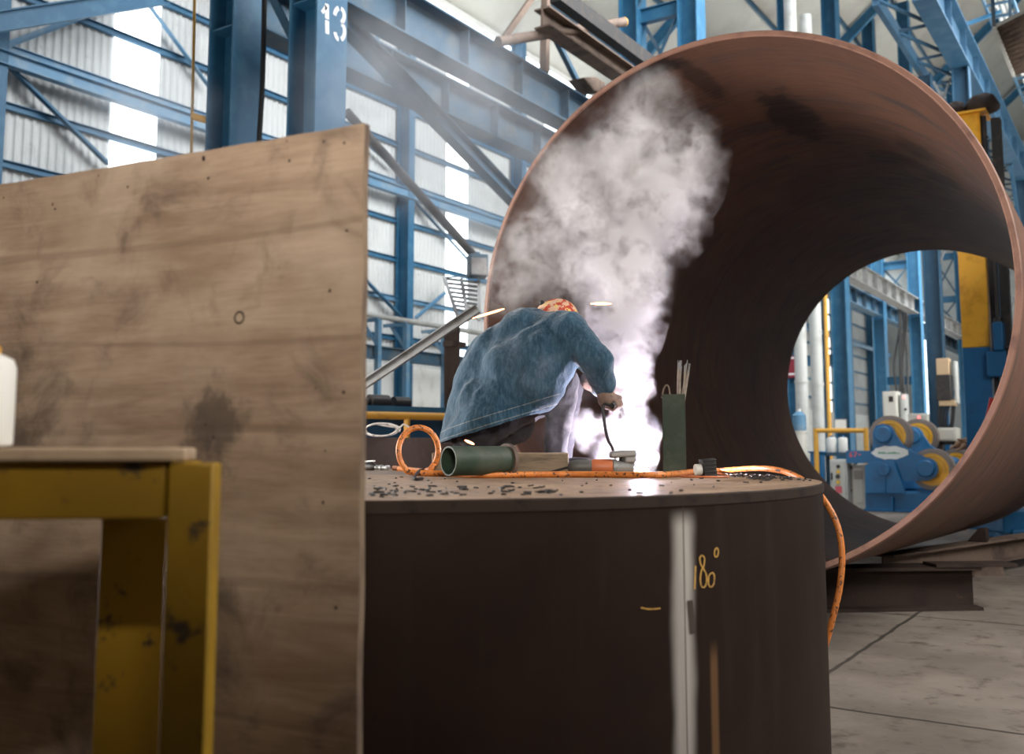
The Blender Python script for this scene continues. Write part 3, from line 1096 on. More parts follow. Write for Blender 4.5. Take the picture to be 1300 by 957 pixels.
g = MB(); g.tube(smooth_path([a - xd * .005, a - xd * .05 + V((0, 0, -.012)), a - xd * .1 + V((0, 0, -.026))]), .005, 8); g.build('cord', BLACK, t)

# plug with cord
c = T(893, 606); c.z = DH + .038
xd = W(1, .15, 0).normalized(); zd = V((0, 0, 1)); yd = zd.cross(xd)
t = thing('cable_plug', V((c.x, c.y, DH)), 'black and white power plug standing on the drum right of the rod tube', 'plug')
rot = Matrix((xd, yd, zd)).transposed()
rot = rot @ Matrix.Rotation(-.12, 3, 'Y')
g = MB(); g.box(c + xd * .02, (.055, .05, .074), rot); 
for k in range(5):
    g.box(c + xd * .02 + V((0, 0, -.03 + k * .015)), (.058, .053, .006), rot)
g.build('plug_body', BLACK, t, bevel=.005)
g = MB(); g.cyl(c - xd * .035 + V((0, 0, -.008)), c - xd * .008 + V((0, 0, -.006)), .023, 20); g.build('plug_cap', WHITE, t, bevel=.003)
g = MB()
pts = [c + xd * .05 + V((0, 0, -.02)), c + xd * .085 + V((0, 0, -.028)), c + xd * .07 - yd * .08 + V((0, 0, -.033)), c - xd * .04 - yd * .1 + V((0, 0, -.033)), c - xd * .1 - yd * .03 + V((0, 0, -.033)),
       c - xd * .07 + yd * .03 + V((0, 0, -.03)), c - xd * .03 + yd * .045 + V((0, 0, -.025))]
g.tube(smooth_path(pts, 6), .0042, 8); g.build('cord', ORANGE_T, t)

# ================================================================== WORKER
def blob(name, prims, voxel, mat, parent=None, smooth=6, post=None, solid=0, **kw):
    m = MB()
    for p in prims:
        if p[0] == 'e':
            m.ball(p[1], p[2], 20, 14, p[3] if len(p) > 3 else None)
        else:
            a, ra, b, rb = p
            a, b = V(a), V(b)
            n = 7
            for i in range(n):
                s = i / (n - 1)
                m.ball(a.lerp(b, s), ra + (rb - ra) * s, 14, 10)
    off = ORG[parent.name] if parent else V((0, 0, 0))
    me = bpy.data.meshes.new(name)
    me.from_pydata([tuple(p - off) for p in m.v], [], m.f)
    o = bpy.data.objects.new('tmp', me)
    COL.objects.link(o)
    r = o.modifiers.new('r', 'REMESH'); r.mode = 'VOXEL'; r.voxel_size = voxel
    if smooth:
        s = o.modifiers.new('s', 'SMOOTH'); s.iterations = smooth; s.factor = .5
    dg = bpy.context.evaluated_depsgraph_get()
    me2 = bpy.data.meshes.new_from_object(o.evaluated_get(dg))
    bpy.data.objects.remove(o)
    if post:
        bm = bmesh.new(); bm.from_mesh(me2); post(bm, off); bm.to_mesh(me2); bm.free()
    me2.polygons.foreach_set('use_smooth', [True] * len(me2.polygons))
    me2.materials.clear(); me2.materials.append(mat)
    me2.name = name
    ob = link(name, me2, off, parent, sharp=180, **kw)
    if solid:
        sm = ob.modifiers.new('s', 'SOLIDIFY'); sm.thickness = solid
    return ob

def denim():
    t = NT('faded_denim')
    v = t.tc.outputs['Object']
    n = t.noise(v, 5, 5, .6); n2 = t.noise(t.map(v, (1, 1, .25)), 90, 3, .6); n3 = t.noise(v, 14, 4, .6, .8)
    c = t.mix(t.ss(n, .35, .65), (.013, .046, .082), (.026, .074, .122))
    c = t.mix(t.ss(n2, .4, .7, 0, .35), c, (.1, .18, .26))
    dp = t.math('SUBTRACT', t.vm('DOT_PRODUCT', v, tuple(-hem_n)), (hemA - ORG['person']).dot(-hem_n))
    for d0 in (.012, .05):
        st = t.ss(t.math('ABSOLUTE', t.math('SUBTRACT', dp, d0)), .001, .003, 1, 0)
        st = t.math('MULTIPLY', st, t.ss(t.vm('DOT_PRODUCT', v, tuple(W(1, 0, 0))), (P(706, 500, 4.5) - ORG['person']).dot(W(1, 0, 0)), (P(712, 500, 4.5) - ORG['person']).dot(W(1, 0, 0)), 1, 0))
        c = t.mix(t.math('MULTIPLY', st, t.ss(n2, .35, .5, .3, .8)), c, (.2, .22, .23))
    t.bsdf(c, .85, 0, .2, t.bump(t.math('ADD', t.math('MULTIPLY', n3, .8), t.math('MULTIPLY', n2, .15)), .5, .02), sheen=.2)
    return t.mat
TROU = M('dark_trousers', (.014, .014, .02), .9, var=[(8, (.03, .03, .04), .45, .7)], bump=(18, .4, .02), sheen=.1)
SKIN = M('skin', (.42, .24, .17), .55)
GLOVE = M('leather_glove', (.2, .13, .1), .75, var=[(20, (.09, .06, .05), .45, .7)], bump=(40, .4))
BOOT = M('black_boot', (.015, .013, .012), .5, bump=(30, .2))

D0 = 4.62
pel = P(603, 541, D0)
lum = P(616, 500, D0)
mid = P(634, 462, D0)
che = P(674, 436, D0)
shR, shL = P(720, 421, 4.45), P(706, 420, 4.86)
elR, elL = P(759, 461, 4.36), P(752, 460, 4.92)
wrR, wrL = P(766, 494, 4.40), P(764, 492, 4.76)
neck = P(700, 417, 4.67)
head = P(704, 413, 4.69)
hipR, hipL = P(607, 545, 4.52), P(607, 545, 4.74)
knR, knL = P(716, 486, 4.5), P(722, 490, 4.86)
anR, anL = P(706, 583, 4.58), P(714, 583, 4.88)
anR.z = anL.z = DH + .085
toR = anR + W(.13, -.02, -.055); toL = anL + W(.13, .03, -.055)

w = thing('person', V((pel.x, pel.y, DH)), 'crouching welder in faded blue denim jacket working over the bright arc', 'person')
fwd = (wrR - shR); fwd = W(1, .05, 0)
hdn = W(.78, 0, -.62).normalized()           # facing direction: forward and down
hup = W(.62, 0, .78).normalized()
hsd = hdn.cross(hup)
def hp(f, u, s):
    return head + hdn * f + hup * u + hsd * s
body = [(pel, .095, lum, .1), (lum, .115, mid, .125), (mid, .125, che, .13), (che, .12, neck, .06), (neck, .055, head, .06),
        (che, .1, shR, .06), (che, .1, shL, .06), (shR, .058, elR, .044), (elR, .044, wrR, .028), (shL, .058, elL, .044), (elL, .044, wrL, .028),
        (pel, .09, hipR, .075), (pel, .09, hipL, .075), (hipR, .075, knR, .055), (hipL, .075, knL, .055), (knR, .058, anR, .038), (knL, .058, anL, .038),
        (anR - W(.03, 0, .05), .032, toR, .028), (anL - W(.03, 0, .05), .032, toL, .028)]
hr = Matrix((hdn, hsd, hup)).transposed()
body += [('e', head, (.098, .076, .115), hr), ('e', hp(.045, -.05, 0), (.055, .055, .06), hr),
         ('e', hp(.105, -.02, 0), (.018, .013, .022), hr), ('e', hp(.09, -.065, 0), (.014, .024, .01), hr),
         ('e', hp(.09, .02, .03), (.012, .02, .01), hr), ('e', hp(.09, .02, -.03), (.012, .02, .01), hr),
         ('e', hp(-.005, -.01, .078), (.018, .01, .03), hr), ('e', hp(-.005, -.01, -.078), (.018, .01, .03), hr)]

def hand(wr, dirn, side, up, r=1.0):
    """palm and five curled fingers; dirn from the wrist to the knuckles, the fingers close towards 'up'"""
    out = [(wr, .028 * r, wr + dirn * .05, .034 * r)]
    for k, ln in zip((-1.5, -.5, .5, 1.5), (.85, 1.0, .95, .78)):
        b = wr + dirn * .072 + side * k * .0185
        m1 = b + (dirn * .7 + up * .55).normalized() * .036 * ln
        m2 = m1 + (up * .9 - dirn * .35).normalized() * .028 * ln
        m3 = m2 + (-dirn * .9 + up * .05).normalized() * .022 * ln
        out += [(wr + dirn * .04 + side * k * .014, .018 * r, b, .012 * r), (b, .0105 * r, m1, .0098 * r), (m1, .0098 * r, m2, .0092 * r), (m2, .0092 * r, m3, .0085 * r)]
    b = wr + dirn * .02 - side * .026
    m1 = b - side * .018 + dirn * .026 + up * .016
    m2 = m1 + dirn * .018 + up * .03 + side * .008
    out += [(wr + dirn * .012 - side * .01, .018 * r, b, .015 * r), (b, .0135 * r, m1, .012 * r), (m1, .0118 * r, m2, .0098 * r)]
    return out
hdR = (W(.35, .1, -.9)).normalized(); upR = W(.75, -.35, .35); upR = (upR - hdR * upR.dot(hdR)).normalized(); sdR = hdR.cross(upR)
hdL = (W(.75, -.35, -.5)).normalized(); upL = W(.3, -.2, -.9); upL = (upL - hdL * upL.dot(hdL)).normalized(); sdL = hdL.cross(upL)
body += hand(wrR, hdR, sdR, upR, .92) + hand(wrL, hdL, sdL, upL, .92)
blob('body', body, .0075, SKIN, w, 4)

def fold(amp, fr, seed):
    def f(bm, off):
        bm.normal_update()
        for v_ in bm.verts:
            p = v_.co * fr + V((seed, seed * 2, 0))
            n = noise.noise(V((p.x, p.y, p.z * .6)) + noise.noise_vector(p * .7) * .8)
            n2 = 1 - abs(noise.noise(V((p.x * 1.7, p.y * 1.7, p.z * .8 + seed))) * 2)
            v_.co += v_.normal * amp * (n + .6 * (n2 - .6))
    return f
hemA, hemB = P(572, 558, 4.45), P(690, 522, 4.45)
hem_n = (hemB - hemA).cross(W(0, 1, 0)).normalized()
if hem_n.z > 0: hem_n = -hem_n
DENIM = denim()
def jacket_post(bm, off):
    fold(.017, 6.0, 3.1)(bm, off)
    fold(.006, 15.0, 8.1)(bm, off)
    # only the torso's hem is cut: sleeves lie on the other side of the plane or beyond it
    res = bmesh.ops.bisect_plane(bm, geom=bm.verts[:] + bm.edges[:] + bm.faces[:], plane_co=hemA - off, plane_no=hem_n, clear_outer=False)
    kill = []
    lim = W(1, 0, 0)
    for f_ in bm.faces:
        c_ = f_.calc_center_median() + off
        if (c_ - hemA).dot(hem_n) > 0 and (c_ - P(700, 540, 4.6)).dot(lim) < .05:
            kill.append(f_)
    bmesh.ops.delete(bm, geom=kill, context='FACES')
jk = [(P(598, 575, D0), .155, lum, .15), (lum, .15, mid, .158), (mid, .16, che, .165), (che, .15, P(700, 425, 4.64), .11),
      (P(622, 522, 4.5), .135, P(622, 522, 4.78), .13), (P(600, 560, 4.5), .135, P(600, 560, 4.78), .13), (P(612, 540, 4.48), .135, P(650, 530, 4.46), .12), (P(645, 470, 4.5), .12, P(690, 440, 4.47), .1), (P(645, 470, 4.8), .12, P(690, 430, 4.8), .1),
      (che, .14, shR, .092), (che, .14, shL, .088), (P(616, 512, 4.52), .13, P(680, 489, 4.46), .115), (P(680, 489, 4.44), .11, P(712, 450, 4.46), .09),
      (shR, .085, elR, .064), (elR, .062, wrR - hdR * .01, .046), (shL, .085, elL, .064), (elL, .062, wrL - hdL * .01, .046), (neck - W(.03, 0, .03), .075, neck, .066)]
jacket = blob('jacket', jk, .011, DENIM, w, 16, jacket_post, solid=-.008)
# hem stitching band
g = MB()
tr = [(pel, .115, P(602, 552, D0), .115), (hipR, .105, hipL, .105), (hipR, .1, knR, .078), (hipL, .1, knL, .078), (knR, .076, anR + V((0, 0, .01)), .058), (knL, .076, anL + V((0, 0, .01)), .058),
      (pel, .12, P(650, 535, D0), .11)]
def flat_bottom(zmin):
    def f(bm, off):
        fold(.01, 9.0, 1.7)(bm, off)
        for v_ in bm.verts:
            if v_.co.z + off.z < zmin:
                v_.co.z = zmin - off.z
    return f
blob('trousers', tr, .011, TROU, w, 4, flat_bottom(DH + .045))
for an, to in ((anR, toR), (anL, toL)):
    def fb(bm, off):
        for v_ in bm.verts:
            if v_.co.z + off.z < DH + .001: v_.co.z = DH + .001 - off.z
    blob('boot', [(an - W(.045, 0, .05), .045, to, .042), (an - W(.01, 0, .03), .048, an + V((0, 0, .02)), .048)], .008, BOOT, w, 3, fb)
blob('glove', hand(wrR, hdR, sdR, upR, 1.28) + [(wrR - hdR * .07, .05, wrR, .036)], .0055, GLOVE, w, 2)
blob('glove', hand(wrL, hdL, sdL, upL, 1.28) + [(wrL - hdL * .07, .05, wrL, .036)], .0055, GLOVE, w, 2)
# cap: close fitting printed cloth cap over the crown
def cap_mat():
    t = NT('printed_cap_cloth')
    v = t.tc.outputs['Object']
    n = t.noise(v, 28, 3, .5, .4); n2 = t.noise(t.map(v, (1, 1, 1), (3, 4, 5)), 36, 3, .5)
    c = t.mix(t.ss(n, .5, .56), (.75, .5, .36), (.55, .08, .05))
    c = t.mix(t.ss(n2, .58, .62), c, (.8, .62, .2))
    t.bsdf(c, .85, 0, .2)
    return t.mat
def cap_post(bm, off):
    bmesh.ops.bisect_plane(bm, geom=bm.verts[:] + bm.edges[:] + bm.faces[:], plane_co=hp(0, .0, 0) - off, plane_no=-(hup * .9 - hdn * .25).normalized(), clear_outer=True)
blob('cap', [('e', hp(-.004, .008, 0), (.109, .089, .122), hr)], .009, cap_mat(), w, 2, cap_post, solid=-.004)
g = MB()
pts = [head + hr @ V((.112 * math.cos(a) - .004, .093 * math.sin(a), .012 + .05 * math.cos(a) * .2)) for a in np.linspace(0, 2 * math.pi, 28)[:-1]]
g.tube(pts, .007, 6, closed=True)
g.ball(hp(-.112, .045, .02), .013, 10, 6)
g.build('mask_strap', BLACK, w)
# welding mask (turned down over the face)
ms = MB()
vs = []
nu, nv = 13, 9
for j in range(nv):
    for i in range(nu):
        a = R(-80 + 160 * i / (nu - 1)); u_ = .055 - .2 * j / (nv - 1)
        rr = .128 - .02 * (j / (nv - 1)) ** 2
        vs.append(hp(rr * math.cos(a), u_, rr * .85 * math.sin(a)))
ms.add(vs, [(j * nu + i, j * nu + i + 1, (j + 1) * nu + i + 1, (j + 1) * nu + i) for j in range(nv - 1) for i in range(nu - 1)], 0, True)
mk = ms.build('welding_mask', DARK, w)
mk.modifiers.new('s', 'SOLIDIFY').thickness = .004

# electrode holder in the right glove
hc = wrR + hdR * .075 + upR * .03
t = thing('electrode_holder', hc, 'black electrode holder with cable gripped in the right glove', 'electrode holder')
ARC = P(815, 590, 4.63)
adir = (ARC - hc).normalized()
g = MB(); g.cyl(hc - sdR * .055, hc + sdR * .075, .0125, 16); g.build('grip', BLACK, t)
g = MB(); tip = hc - sdR * .055
g.bar(tip, tip.lerp(ARC, .28), .018, .014); g.build('jaw', GREY, t)
g = MB(); g.cyl(tip.lerp(ARC, .25), ARC.lerp(tip, .03), .0022, 8); g.build('electrode', ROD, t)
g = MB(); k = hc + sdR * .075
g.tube(smooth_path([k, P(766, 515, 4.34), P(768, 540, 4.33), P(772, 558, 4.34), P(778, 570, 4.36), P(782, 590, 4.5), P(770, 600.5, 4.72), P(720, 597, 4.95)]), .0075, 8); g.build('cable', BLACK, t)

# arc and sparks
ARCM = emis('arc_light', (.8, .78, 1.0), 260)
g = MB(); g.ball(ARC, .017, 14, 8); 
for k in range(7):
    a = k * .9
    g.tube([ARC, ARC + W(.035 * math.cos(a), .03 * math.sin(a * 2), .028 * math.sin(a))], [.007, .002], 6)
g.build('welding_arc', ARCM, None, 'brilliant violet white welding arc at the electrode tip on the drum', 'arc')
SPARK = emis('spark_glow', (1, .32, .1), 9)
for nm, a, b in (('above the worker collar left of the cap', P(600, 404, 4.3), P(640, 392, 4.3)), ('beside the printed cap', P(750, 385.5, 4.3), P(776, 385.5, 4.3)), ('under the jacket hem', P(590, 558.5, 4.25), P(602, 564, 4.25)),):
    g = MB(); c = a.lerp(b, .5)
    g.tube([a.lerp(b, .0), a.lerp(b, .3), a.lerp(b, .8), b], [.002, .0055, .005, .002], 8)
    g.build('welding_spark', SPARK, None, 'orange glowing spark flying ' + nm, 'spark', 'sparks thrown by the arc')

# ================================================================== PLYWOOD SHEET
BA = W(-.2885, 1.9, 0)
bd = W(-.9025, .4307, 0)
def ply_mat():
    t = NT('weathered_plywood')
    v = t.tc.outputs['Object']               # x along the sheet, z up
    s = t.xyz(v)
    gr = t.noise(t.map(v, (1.2, 1, 9)), 1.6, 8, .62, .6)
    fine = t.noise(t.map(v, (3, 1, 60)), 3, 4, .6)
    n1 = t.noise(v, 2.2, 6, .6); n2 = t.noise(t.map(v, (1, 1, 1), (5, 2, 8)), 5, 7, .65, .5)
    c = t.mix(t.ss(gr, .3, .7), (.25, .17, .115), (.43, .32, .235))
    c = t.mix(t.ss(fine, .4, .75, 0, .35), c, (.17, .105, .065))
    c = t.mix(t.ss(n1, .42, .7, 0, .55), c, (.5, .4, .31))
    c = t.mix(t.ss(n2, .5, .72, 0, .8), c, (.12, .085, .065))
    wv = t.n.new('ShaderNodeTexWave'); wv.wave_type = 'BANDS'; wv.bands_direction = 'Z'
    t.l(t.map(v, (.16, 1, 1)), wv.inputs['Vector']); wv.inputs['Scale'].default_value = 1.3; wv.inputs['Distortion'].default_value = 7; wv.inputs['Detail'].default_value = 3; wv.inputs['Detail Scale'].default_value = .9
    c = t.mix(t.ss(wv.outputs['Fac'], .0, .02, .3, 0), c, (.14, .09, .06))
    for x0, z0, rx, rz, amt in ((-.36, 1.29, .09, .11, .75), (-.95, 1.23, .12, .12, .6), (-.98, 1.42, .08, .1, .45), (-.72, 1.2, .05, .12, .5), (-.33, .95, .06, .04, .5), (-.6, .93, .2, .02, .35)):
        dx = t.math('DIVIDE', t.math('SUBTRACT', s[0], x0), rx); dz = t.math('DIVIDE', t.math('SUBTRACT', s[2], z0), rz)
        q = t.math('SQRT', t.math('ADD', t.math('MULTIPLY', dx, dx), t.math('MULTIPLY', dz, dz)))
        q = t.math('ADD', q, t.math('MULTIPLY', t.math('SUBTRACT', t.noise(v, 14, 6, .7), .5), 2.2))
        c = t.mix(t.ss(q, .35, 1.1, amt, 0), c, (.075, .058, .048))
    t.bsdf(c, .7, 0, .35, t.bump(t.math('ADD', gr, t.math('MULTIPLY', fine, .4)), .2, .004))
    return t.mat
EDGE = M('plywood_edge', (.2, .14, .09), .85, var=[(30, (.09, .06, .045), .4, .65)], stretch=(1, 1, .15))
HOLE = M('nail_hole', (.02, .014, .011), .9)
m = MB()
BH, BL, BT = P(463, 157, 1.9).z, 2.0, .018
# local: x = 0 at the right edge and negative to the left, y towards the back
nx, nz = 40, 30
def warp(x, z):
    return .004 * math.sin(x * 3 + z * 2) + .001 * math.sin(z * 3)
def face(y, flip):
    vs = [(-BL * (1 - i / nx) + (.0012 * math.sin(j * 1.3) if i == nx else 0), y + warp(-BL * (1 - i / nx), BH * j / nz), BH * j / nz + (.0009 * math.sin(i * 2.1) if j == nz else 0)) for j in range(nz + 1) for i in range(nx + 1)]
    fs = [(j * (nx + 1) + i, j * (nx + 1) + i + 1, (j + 1) * (nx + 1) + i + 1, (j + 1) * (nx + 1) + i) for j in range(nz) for i in range(nx)]
    return vs, fs
vf, ff = face(0, 0); vb, fb_ = face(BT, 1)
m.add(vf, ff, 0); m.add(vb, fb_, 0)
brd = [i for i in range(nx + 1)], [nz * (nx + 1) + i for i in range(nx + 1)], [j * (nx + 1) for j in range(nz + 1)], [j * (nx + 1) + nx for j in range(nz + 1)]
for e_ in brd:
    for a, b in zip(e_[:-1], e_[1:]):
        m.add([vf[a], vf[b], vb[b], vb[a]], [(0, 1, 2, 3)], 1)
def bpt(px, py):
    """sheet-local x, z under a pixel"""
    r = ray(px, py); q = W(r.x, r.y, 0); n = V((bd.y, -bd.x, 0))
    tt = BA.dot(n) / q.dot(n)
    p = q * tt
    return -(p - BA).dot(bd), ZC + r.z * tt
for px, py, rp in ((258, 201, 3.6), (264, 226, 2.2), (161, 237, 1.8), (66, 259, 1.8), (69, 265, 1.8), (124, 223, 1.3), (47, 358, 2.2), (412, 180, 1.9), (438, 182, 1.9), (368, 204, 1.9), (365, 179, 1.4), (441, 293, 1.9), (419, 369, 2.3), (436, 498, 2.2), (260, 539, 1.6), (270, 555, 1.6), (400, 493, 1.2), (425, 772, 2.4), (409, 638, 2.2), (412, 572, 1.4), (4, 251, 1.6)):
    x, z = bpt(px, py); y = warp(x, z) - .0008; r_ = rp * 2.0 / 1264
    m.add([(x + r_ * random.uniform(.8, 1.2) * math.cos(k * .785), y, z + r_ * random.uniform(.8, 1.2) * math.sin(k * .785)) for k in range(8)], [tuple(range(8))], 2)
x, z = bpt(303, 403); y = warp(x, z) - .0008
m.add([(x + (.014 + .0 * k) * math.cos(k * .524), y, z + .014 * math.sin(k * .524)) for k in range(12)] + [(x + .01 * math.cos(k * .524), y, z + .01 * math.sin(k * .524)) for k in range(12)],
      [(k, (k + 1) % 12, 12 + (k + 1) % 12, 12 + k) for k in range(12)], 2)
pm = m.mesh('plywood_sheet', V((0, 0, 0)))
for q in (ply_mat(), EDGE, HOLE): pm.materials.append(q)
ply = link('plywood_sheet', pm, V((0, 0, 0)), None, 'large weathered plywood sheet standing upright behind the yellow table', 'plywood sheet', sharp=30)
ply.matrix_world = Matrix.Translation(BA) @ Matrix.Rotation(math.atan2(-bd.y, -bd.x), 4, 'Z')
# floor foot holding the sheet upright behind
g = MB()
for s in (.35, 1.5):
    q = BA + bd * s; n = V((-bd.y, bd.x, 0)); n = n if n.dot(W(0, 1, 0)) > 0 else -n
# ================================================================== YELLOW TABLE
def yel_mat():
    t = NT('worn_yellow_paint')
    v = t.tc.outputs['Object']
    n = t.noise(v, 5, 6, .6); n2 = t.noise(v, 16, 7, .68); n3 = t.noise(t.map(v, (1, 1, .3)), 26, 5, .6)
    c = t.mix(t.ss(n, .35, .65), (.33, .19, .008), (.25, .14, .006))
    c = t.mix(t.ss(n2, .58, .68), c, (.05, .035, .02))
    c = t.mix(t.ss(n3, .66, .75), c, (.09, .06, .03))
    t.bsdf(c, .5, 0, .4, t.bump(n2, .2, .004))
    return t.mat
YT = yel_mat()
ZT = P(150, 586, 1.5).z
tl = P(244, 640, 1.5)
rz = Matrix.Rotation(YAW + R(6), 3, 'Z')
O = W(-.446, 1.5, 0)                       # front right corner
ex, ey = rz @ V((-1, 0, 0)), rz @ V((0, 1, 0))
t = thing('work_table', O, 'worn yellow steel work table in front of the plywood sheet', 'table')
def tp(a, b, z): return O + ex * a + ey * b + V((0, 0, z))
TW, TD = 1.15, .36
g = MB()
g.bar(tp(.07, .03, ZT - .042), tp(TW, .03, ZT - .042), .055, .084)
g.build('front_rail', YT, t, bevel=.004)
g = MB(); g.bar(tp(.2, TD - .03, ZT - .05), tp(TW, TD - .03, ZT - .05), .05, .09); g.build('back_rail', YT, t, bevel=.004)
g = MB(); g.bar(tp(.04, .06, ZT - .05), tp(.2, TD - .03, ZT - .05), .05, .09); g.build('side_rail', YT, t, bevel=.004)
for a_, b_, wx, wy in ((.033, .033, .066, .066), (.165, TD - .04, .165, .03), (TW - .036, .036, .072, .072), (TW - .06, TD - .04, .12, .03)):
    g = MB(); g.box(tp(a_, b_, ZT / 2 - .001), (wx, wy, ZT - .002), rz); g.box(tp(a_, b_, .006), (wx + .05, wy + .05, .012), rz)
    g.build('leg', YT, t, bevel=.004)
PLYT = M('plywood_top', (.45, .33, .22), .7, var=[(6, (.3, .21, .14), .45, .7), (20, (.12, .09, .07), .64, .72)], bump=(20, .2))
g = MB()
zt = ZT + .001
prof = [tp(.04, -.004, zt), tp(.09, -.02, zt), tp(.4, -.018, zt), (tp(.8, -.022, zt)), tp(TW + .03, -.02, zt), tp(TW + .03, TD - .02, zt), tp(.3, TD - .02, zt), tp(.07, TD * .6, zt)]
g.prism(prof, (0, 0, .02)); g.build('worktop', PLYT, t, bevel=.004)
c = P(-24, 560, 1.62)
c.z = ZT + .0215
t = thing('plastic_canister', c, 'white plastic canister on the yellow table at the picture edge', 'canister')
g = MB(); g.lathe([(.03, 0), (.046, .003), (.047, .01), (.047, .13), (.042, .143), (.028, .15), (.022, .152)], 28, Matrix.Translation(c)); g.build('canister_body', WHITE, t)
g = MB(); g.lathe([(.022, .15), (.022, .163), (.02, .165), (0, .165)], 20, Matrix.Translation(c)); g.build('cap', YEL_P, t)

# ================================================================== BEYOND THE PIPE: ROTATOR AND CABINETS
y0 = PZ(1140, 650, 0).y
def q0(px, py, dy=0.0): 
    p = PY(px, py, y0); return V((p.x, y0 + dy, p.z))
K = (q0(1200, 600) - q0(1100, 600)).length / 100.0        # metres per pixel there
t = thing('pipe_rotator', V((q0(1150, 650).x, y0, 0)), 'blue pipe rotator with large yellow rimmed rollers seen through the pipe', 'pipe rotator')
g = MB()
a, b = q0(1098, 625), q0(1245, 650)
g.box2((a.x, y0, .02), (b.x, y0 + .5, a.z)); g.box2((a.x - .02, y0 - .05, 0), (b.x, y0 + .55, .05))
g.box2((a.x + .1, y0 + .5, .05), (a.x + .5, y0 + 3.0, .3)); g.box2((a.x, y0 + 2.7, .02), (b.x, y0 + 3.2, a.z))
for px in (1134, 1180):
    x = q0(px, 640).x; g.box2((x - .02, y0 - .1, 0), (x + .02, y0, a.z * .8))
g.build('base_frame', BLUE_M, t, bevel=.012)
SPLAT = M('white_spray_paint', (.75, .77, .75), .6)
GINK = M('green_ink', (.03, .3, .15), .6)
def rocker(dy):
    g = MB()
    poly = [(1108, 548), (1112, 540), (1120, 537.5), (1129, 540), (1134, 547), (1146, 565), (1160, 574), (1180, 583), (1188, 588), (1191, 597), (1187, 606), (1178, 610), (1150, 611), (1138, 608), (1120, 610), (1110, 606), (1108, 590)]
    g.prism([q0(x, y, dy) for x, y in poly], (0, .1, 0))
    if dy == 0:
        sp = [q0(1130 + (23 + 1.5 * math.sin(k * 2.1)) * math.cos(k * .314), 574.5 + (8.5 + .8 * math.sin(k * 3.3)) * math.sin(k * .314), -.004) for k in range(20)]
        g.prism(sp, (0, .003, 0), 1)
        random.seed(4)
        for k in range(9):
            x = 1115 + k * 3.1
            g.prism([q0(x, 574.5 + random.uniform(-1, 1), -.006), q0(x + 2.6, 574 + random.uniform(-1, 1), -.006), q0(x + 2.6, 575.8, -.006), q0(x, 576.2, -.006)], (0, .002, 0), 2)
    g.build('rocker_plate', [BLUE_M, SPLAT, GINK], t, bevel=.01 if dy else 0)
    g = MB()
    g.prism([q0(x, y, dy - .12) for x, y in ((1100, 626), (1100, 590), (1108, 586), (1136, 586), (1152, 626))], (0, .06, 0))
    c = q0(1124, 596, dy - .12)
    g.cyl(c - V((0, .05, 0)), c + V((0, .1, 0)), 8 * K, 24)
    g.bar(q0(1125, 605, dy - .14), q0(1125, 626, dy - .14), .04, .04, up=(0, 1, 0))
    g.build('pivot_bracket', BLUE_M, t, bevel=.008)
    for cx, cy in ((1127, 553), (1181, 596)):
        c = q0(cx, cy, dy + .14)
        Mx = Matrix.Translation(c) @ Matrix.Rotation(-math.pi / 2, 4, 'X')
        r_ = 27.5 * K
        g = MB()
        g.lathe([(r_ * .78, 0), (r_ * .92, -.0), (r_ * .93, .03), (r_, .03), (r_, .3), (r_ * .93, .3), (r_ * .92, .33), (r_ * .78, .33)], 48, Mx, 0, closed=True)
        wh = g.build('roller', STEEL_RING, t)
        g = MB(); g.lathe([(0, .03), (r_ * .6, .03), (r_ * .62, .01), (r_ * .78, .01), (r_ * .78, .32), (0, .32)], 48, Mx)
        g.build('roller_face', YEL, wh)
        h = q0(cx - 5.5, cy - 1.5, dy - .02)
        g = MB(); g.lathe([(0, -.16), (.11 * 1.3, -.16), (.165, -.14), (.165, -.06), (.2, -.05), (.2, .12)], 28, Matrix.Translation(h) @ Matrix.Rotation(-math.pi / 2, 4, 'X') @ Matrix.Translation((0, 0, .1)))
        g.build('hub_cap', BLUE_M, t)
rocker(0); rocker(2.75)
g = MB(); g.box2(q0(1073, 572, .05), q0(1109, 588, .45)); 
PINK = M('pink_marker', (.6, .12, .15), .6)
for sx in ([(1080, 574), (1078, 578), (1079, 580), (1081, 579), (1080, 577)], [(1083, 574), (1087, 574), (1084, 580)], [(1089, 577), (1092, 577)]):
    ribbon(g, [q0(x, y, .045) for x, y in sx], .025, V((0, -1, 0)), 1)
g.build('motor_box', [BLUE_M, PINK], t, bevel=0)

def cabinet(name, px0, py0, px1, py1, dy, depth, mat, label, extras=(), floor=True, cat='cabinet'):
    y = y0 + dy
    a, b = PY(px0, py0, y), PY(px1, py1, y)
    base = 0 if floor else b.z
    t = thing(name, V(((a.x + b.x) / 2, y, base)), label, cat)
    g = MB(); g.box2((a.x, y, base), (b.x, y + depth, a.z)); g.build('cabinet_body', mat, t, bevel=.015)
    g = MB(); m_ = .04
    g.box2((a.x + m_, y - .02, max(base, 0) + m_ + (.1 if floor else 0)), (b.x - m_, y, a.z - m_)); g.build('cabinet_door', mat, t, bevel=.006)
    for nm, x0, z0, x1, z1, mt in extras:
        p, q = PY(x0, z0, y - .03), PY(x1, z1, y - .03)
        g = MB()
        if nm == 'button':
            c = (p + q) / 2; g.cyl(c + V((0, .02, 0)), c - V((0, .03, 0)), abs(q.x - p.x) / 2, 14)
        else:
            g.box2(p, V((q.x, q.y + .02, q.z)))
        g.build(nm, mt, t)
    return t
BTN_R = emis('red_indicator', (1, .05, .04), 3)
BTN_G = M('green_button', (.05, .35, .1), .4)
YB = M('yellow_button', (.8, .5, .05), .4)
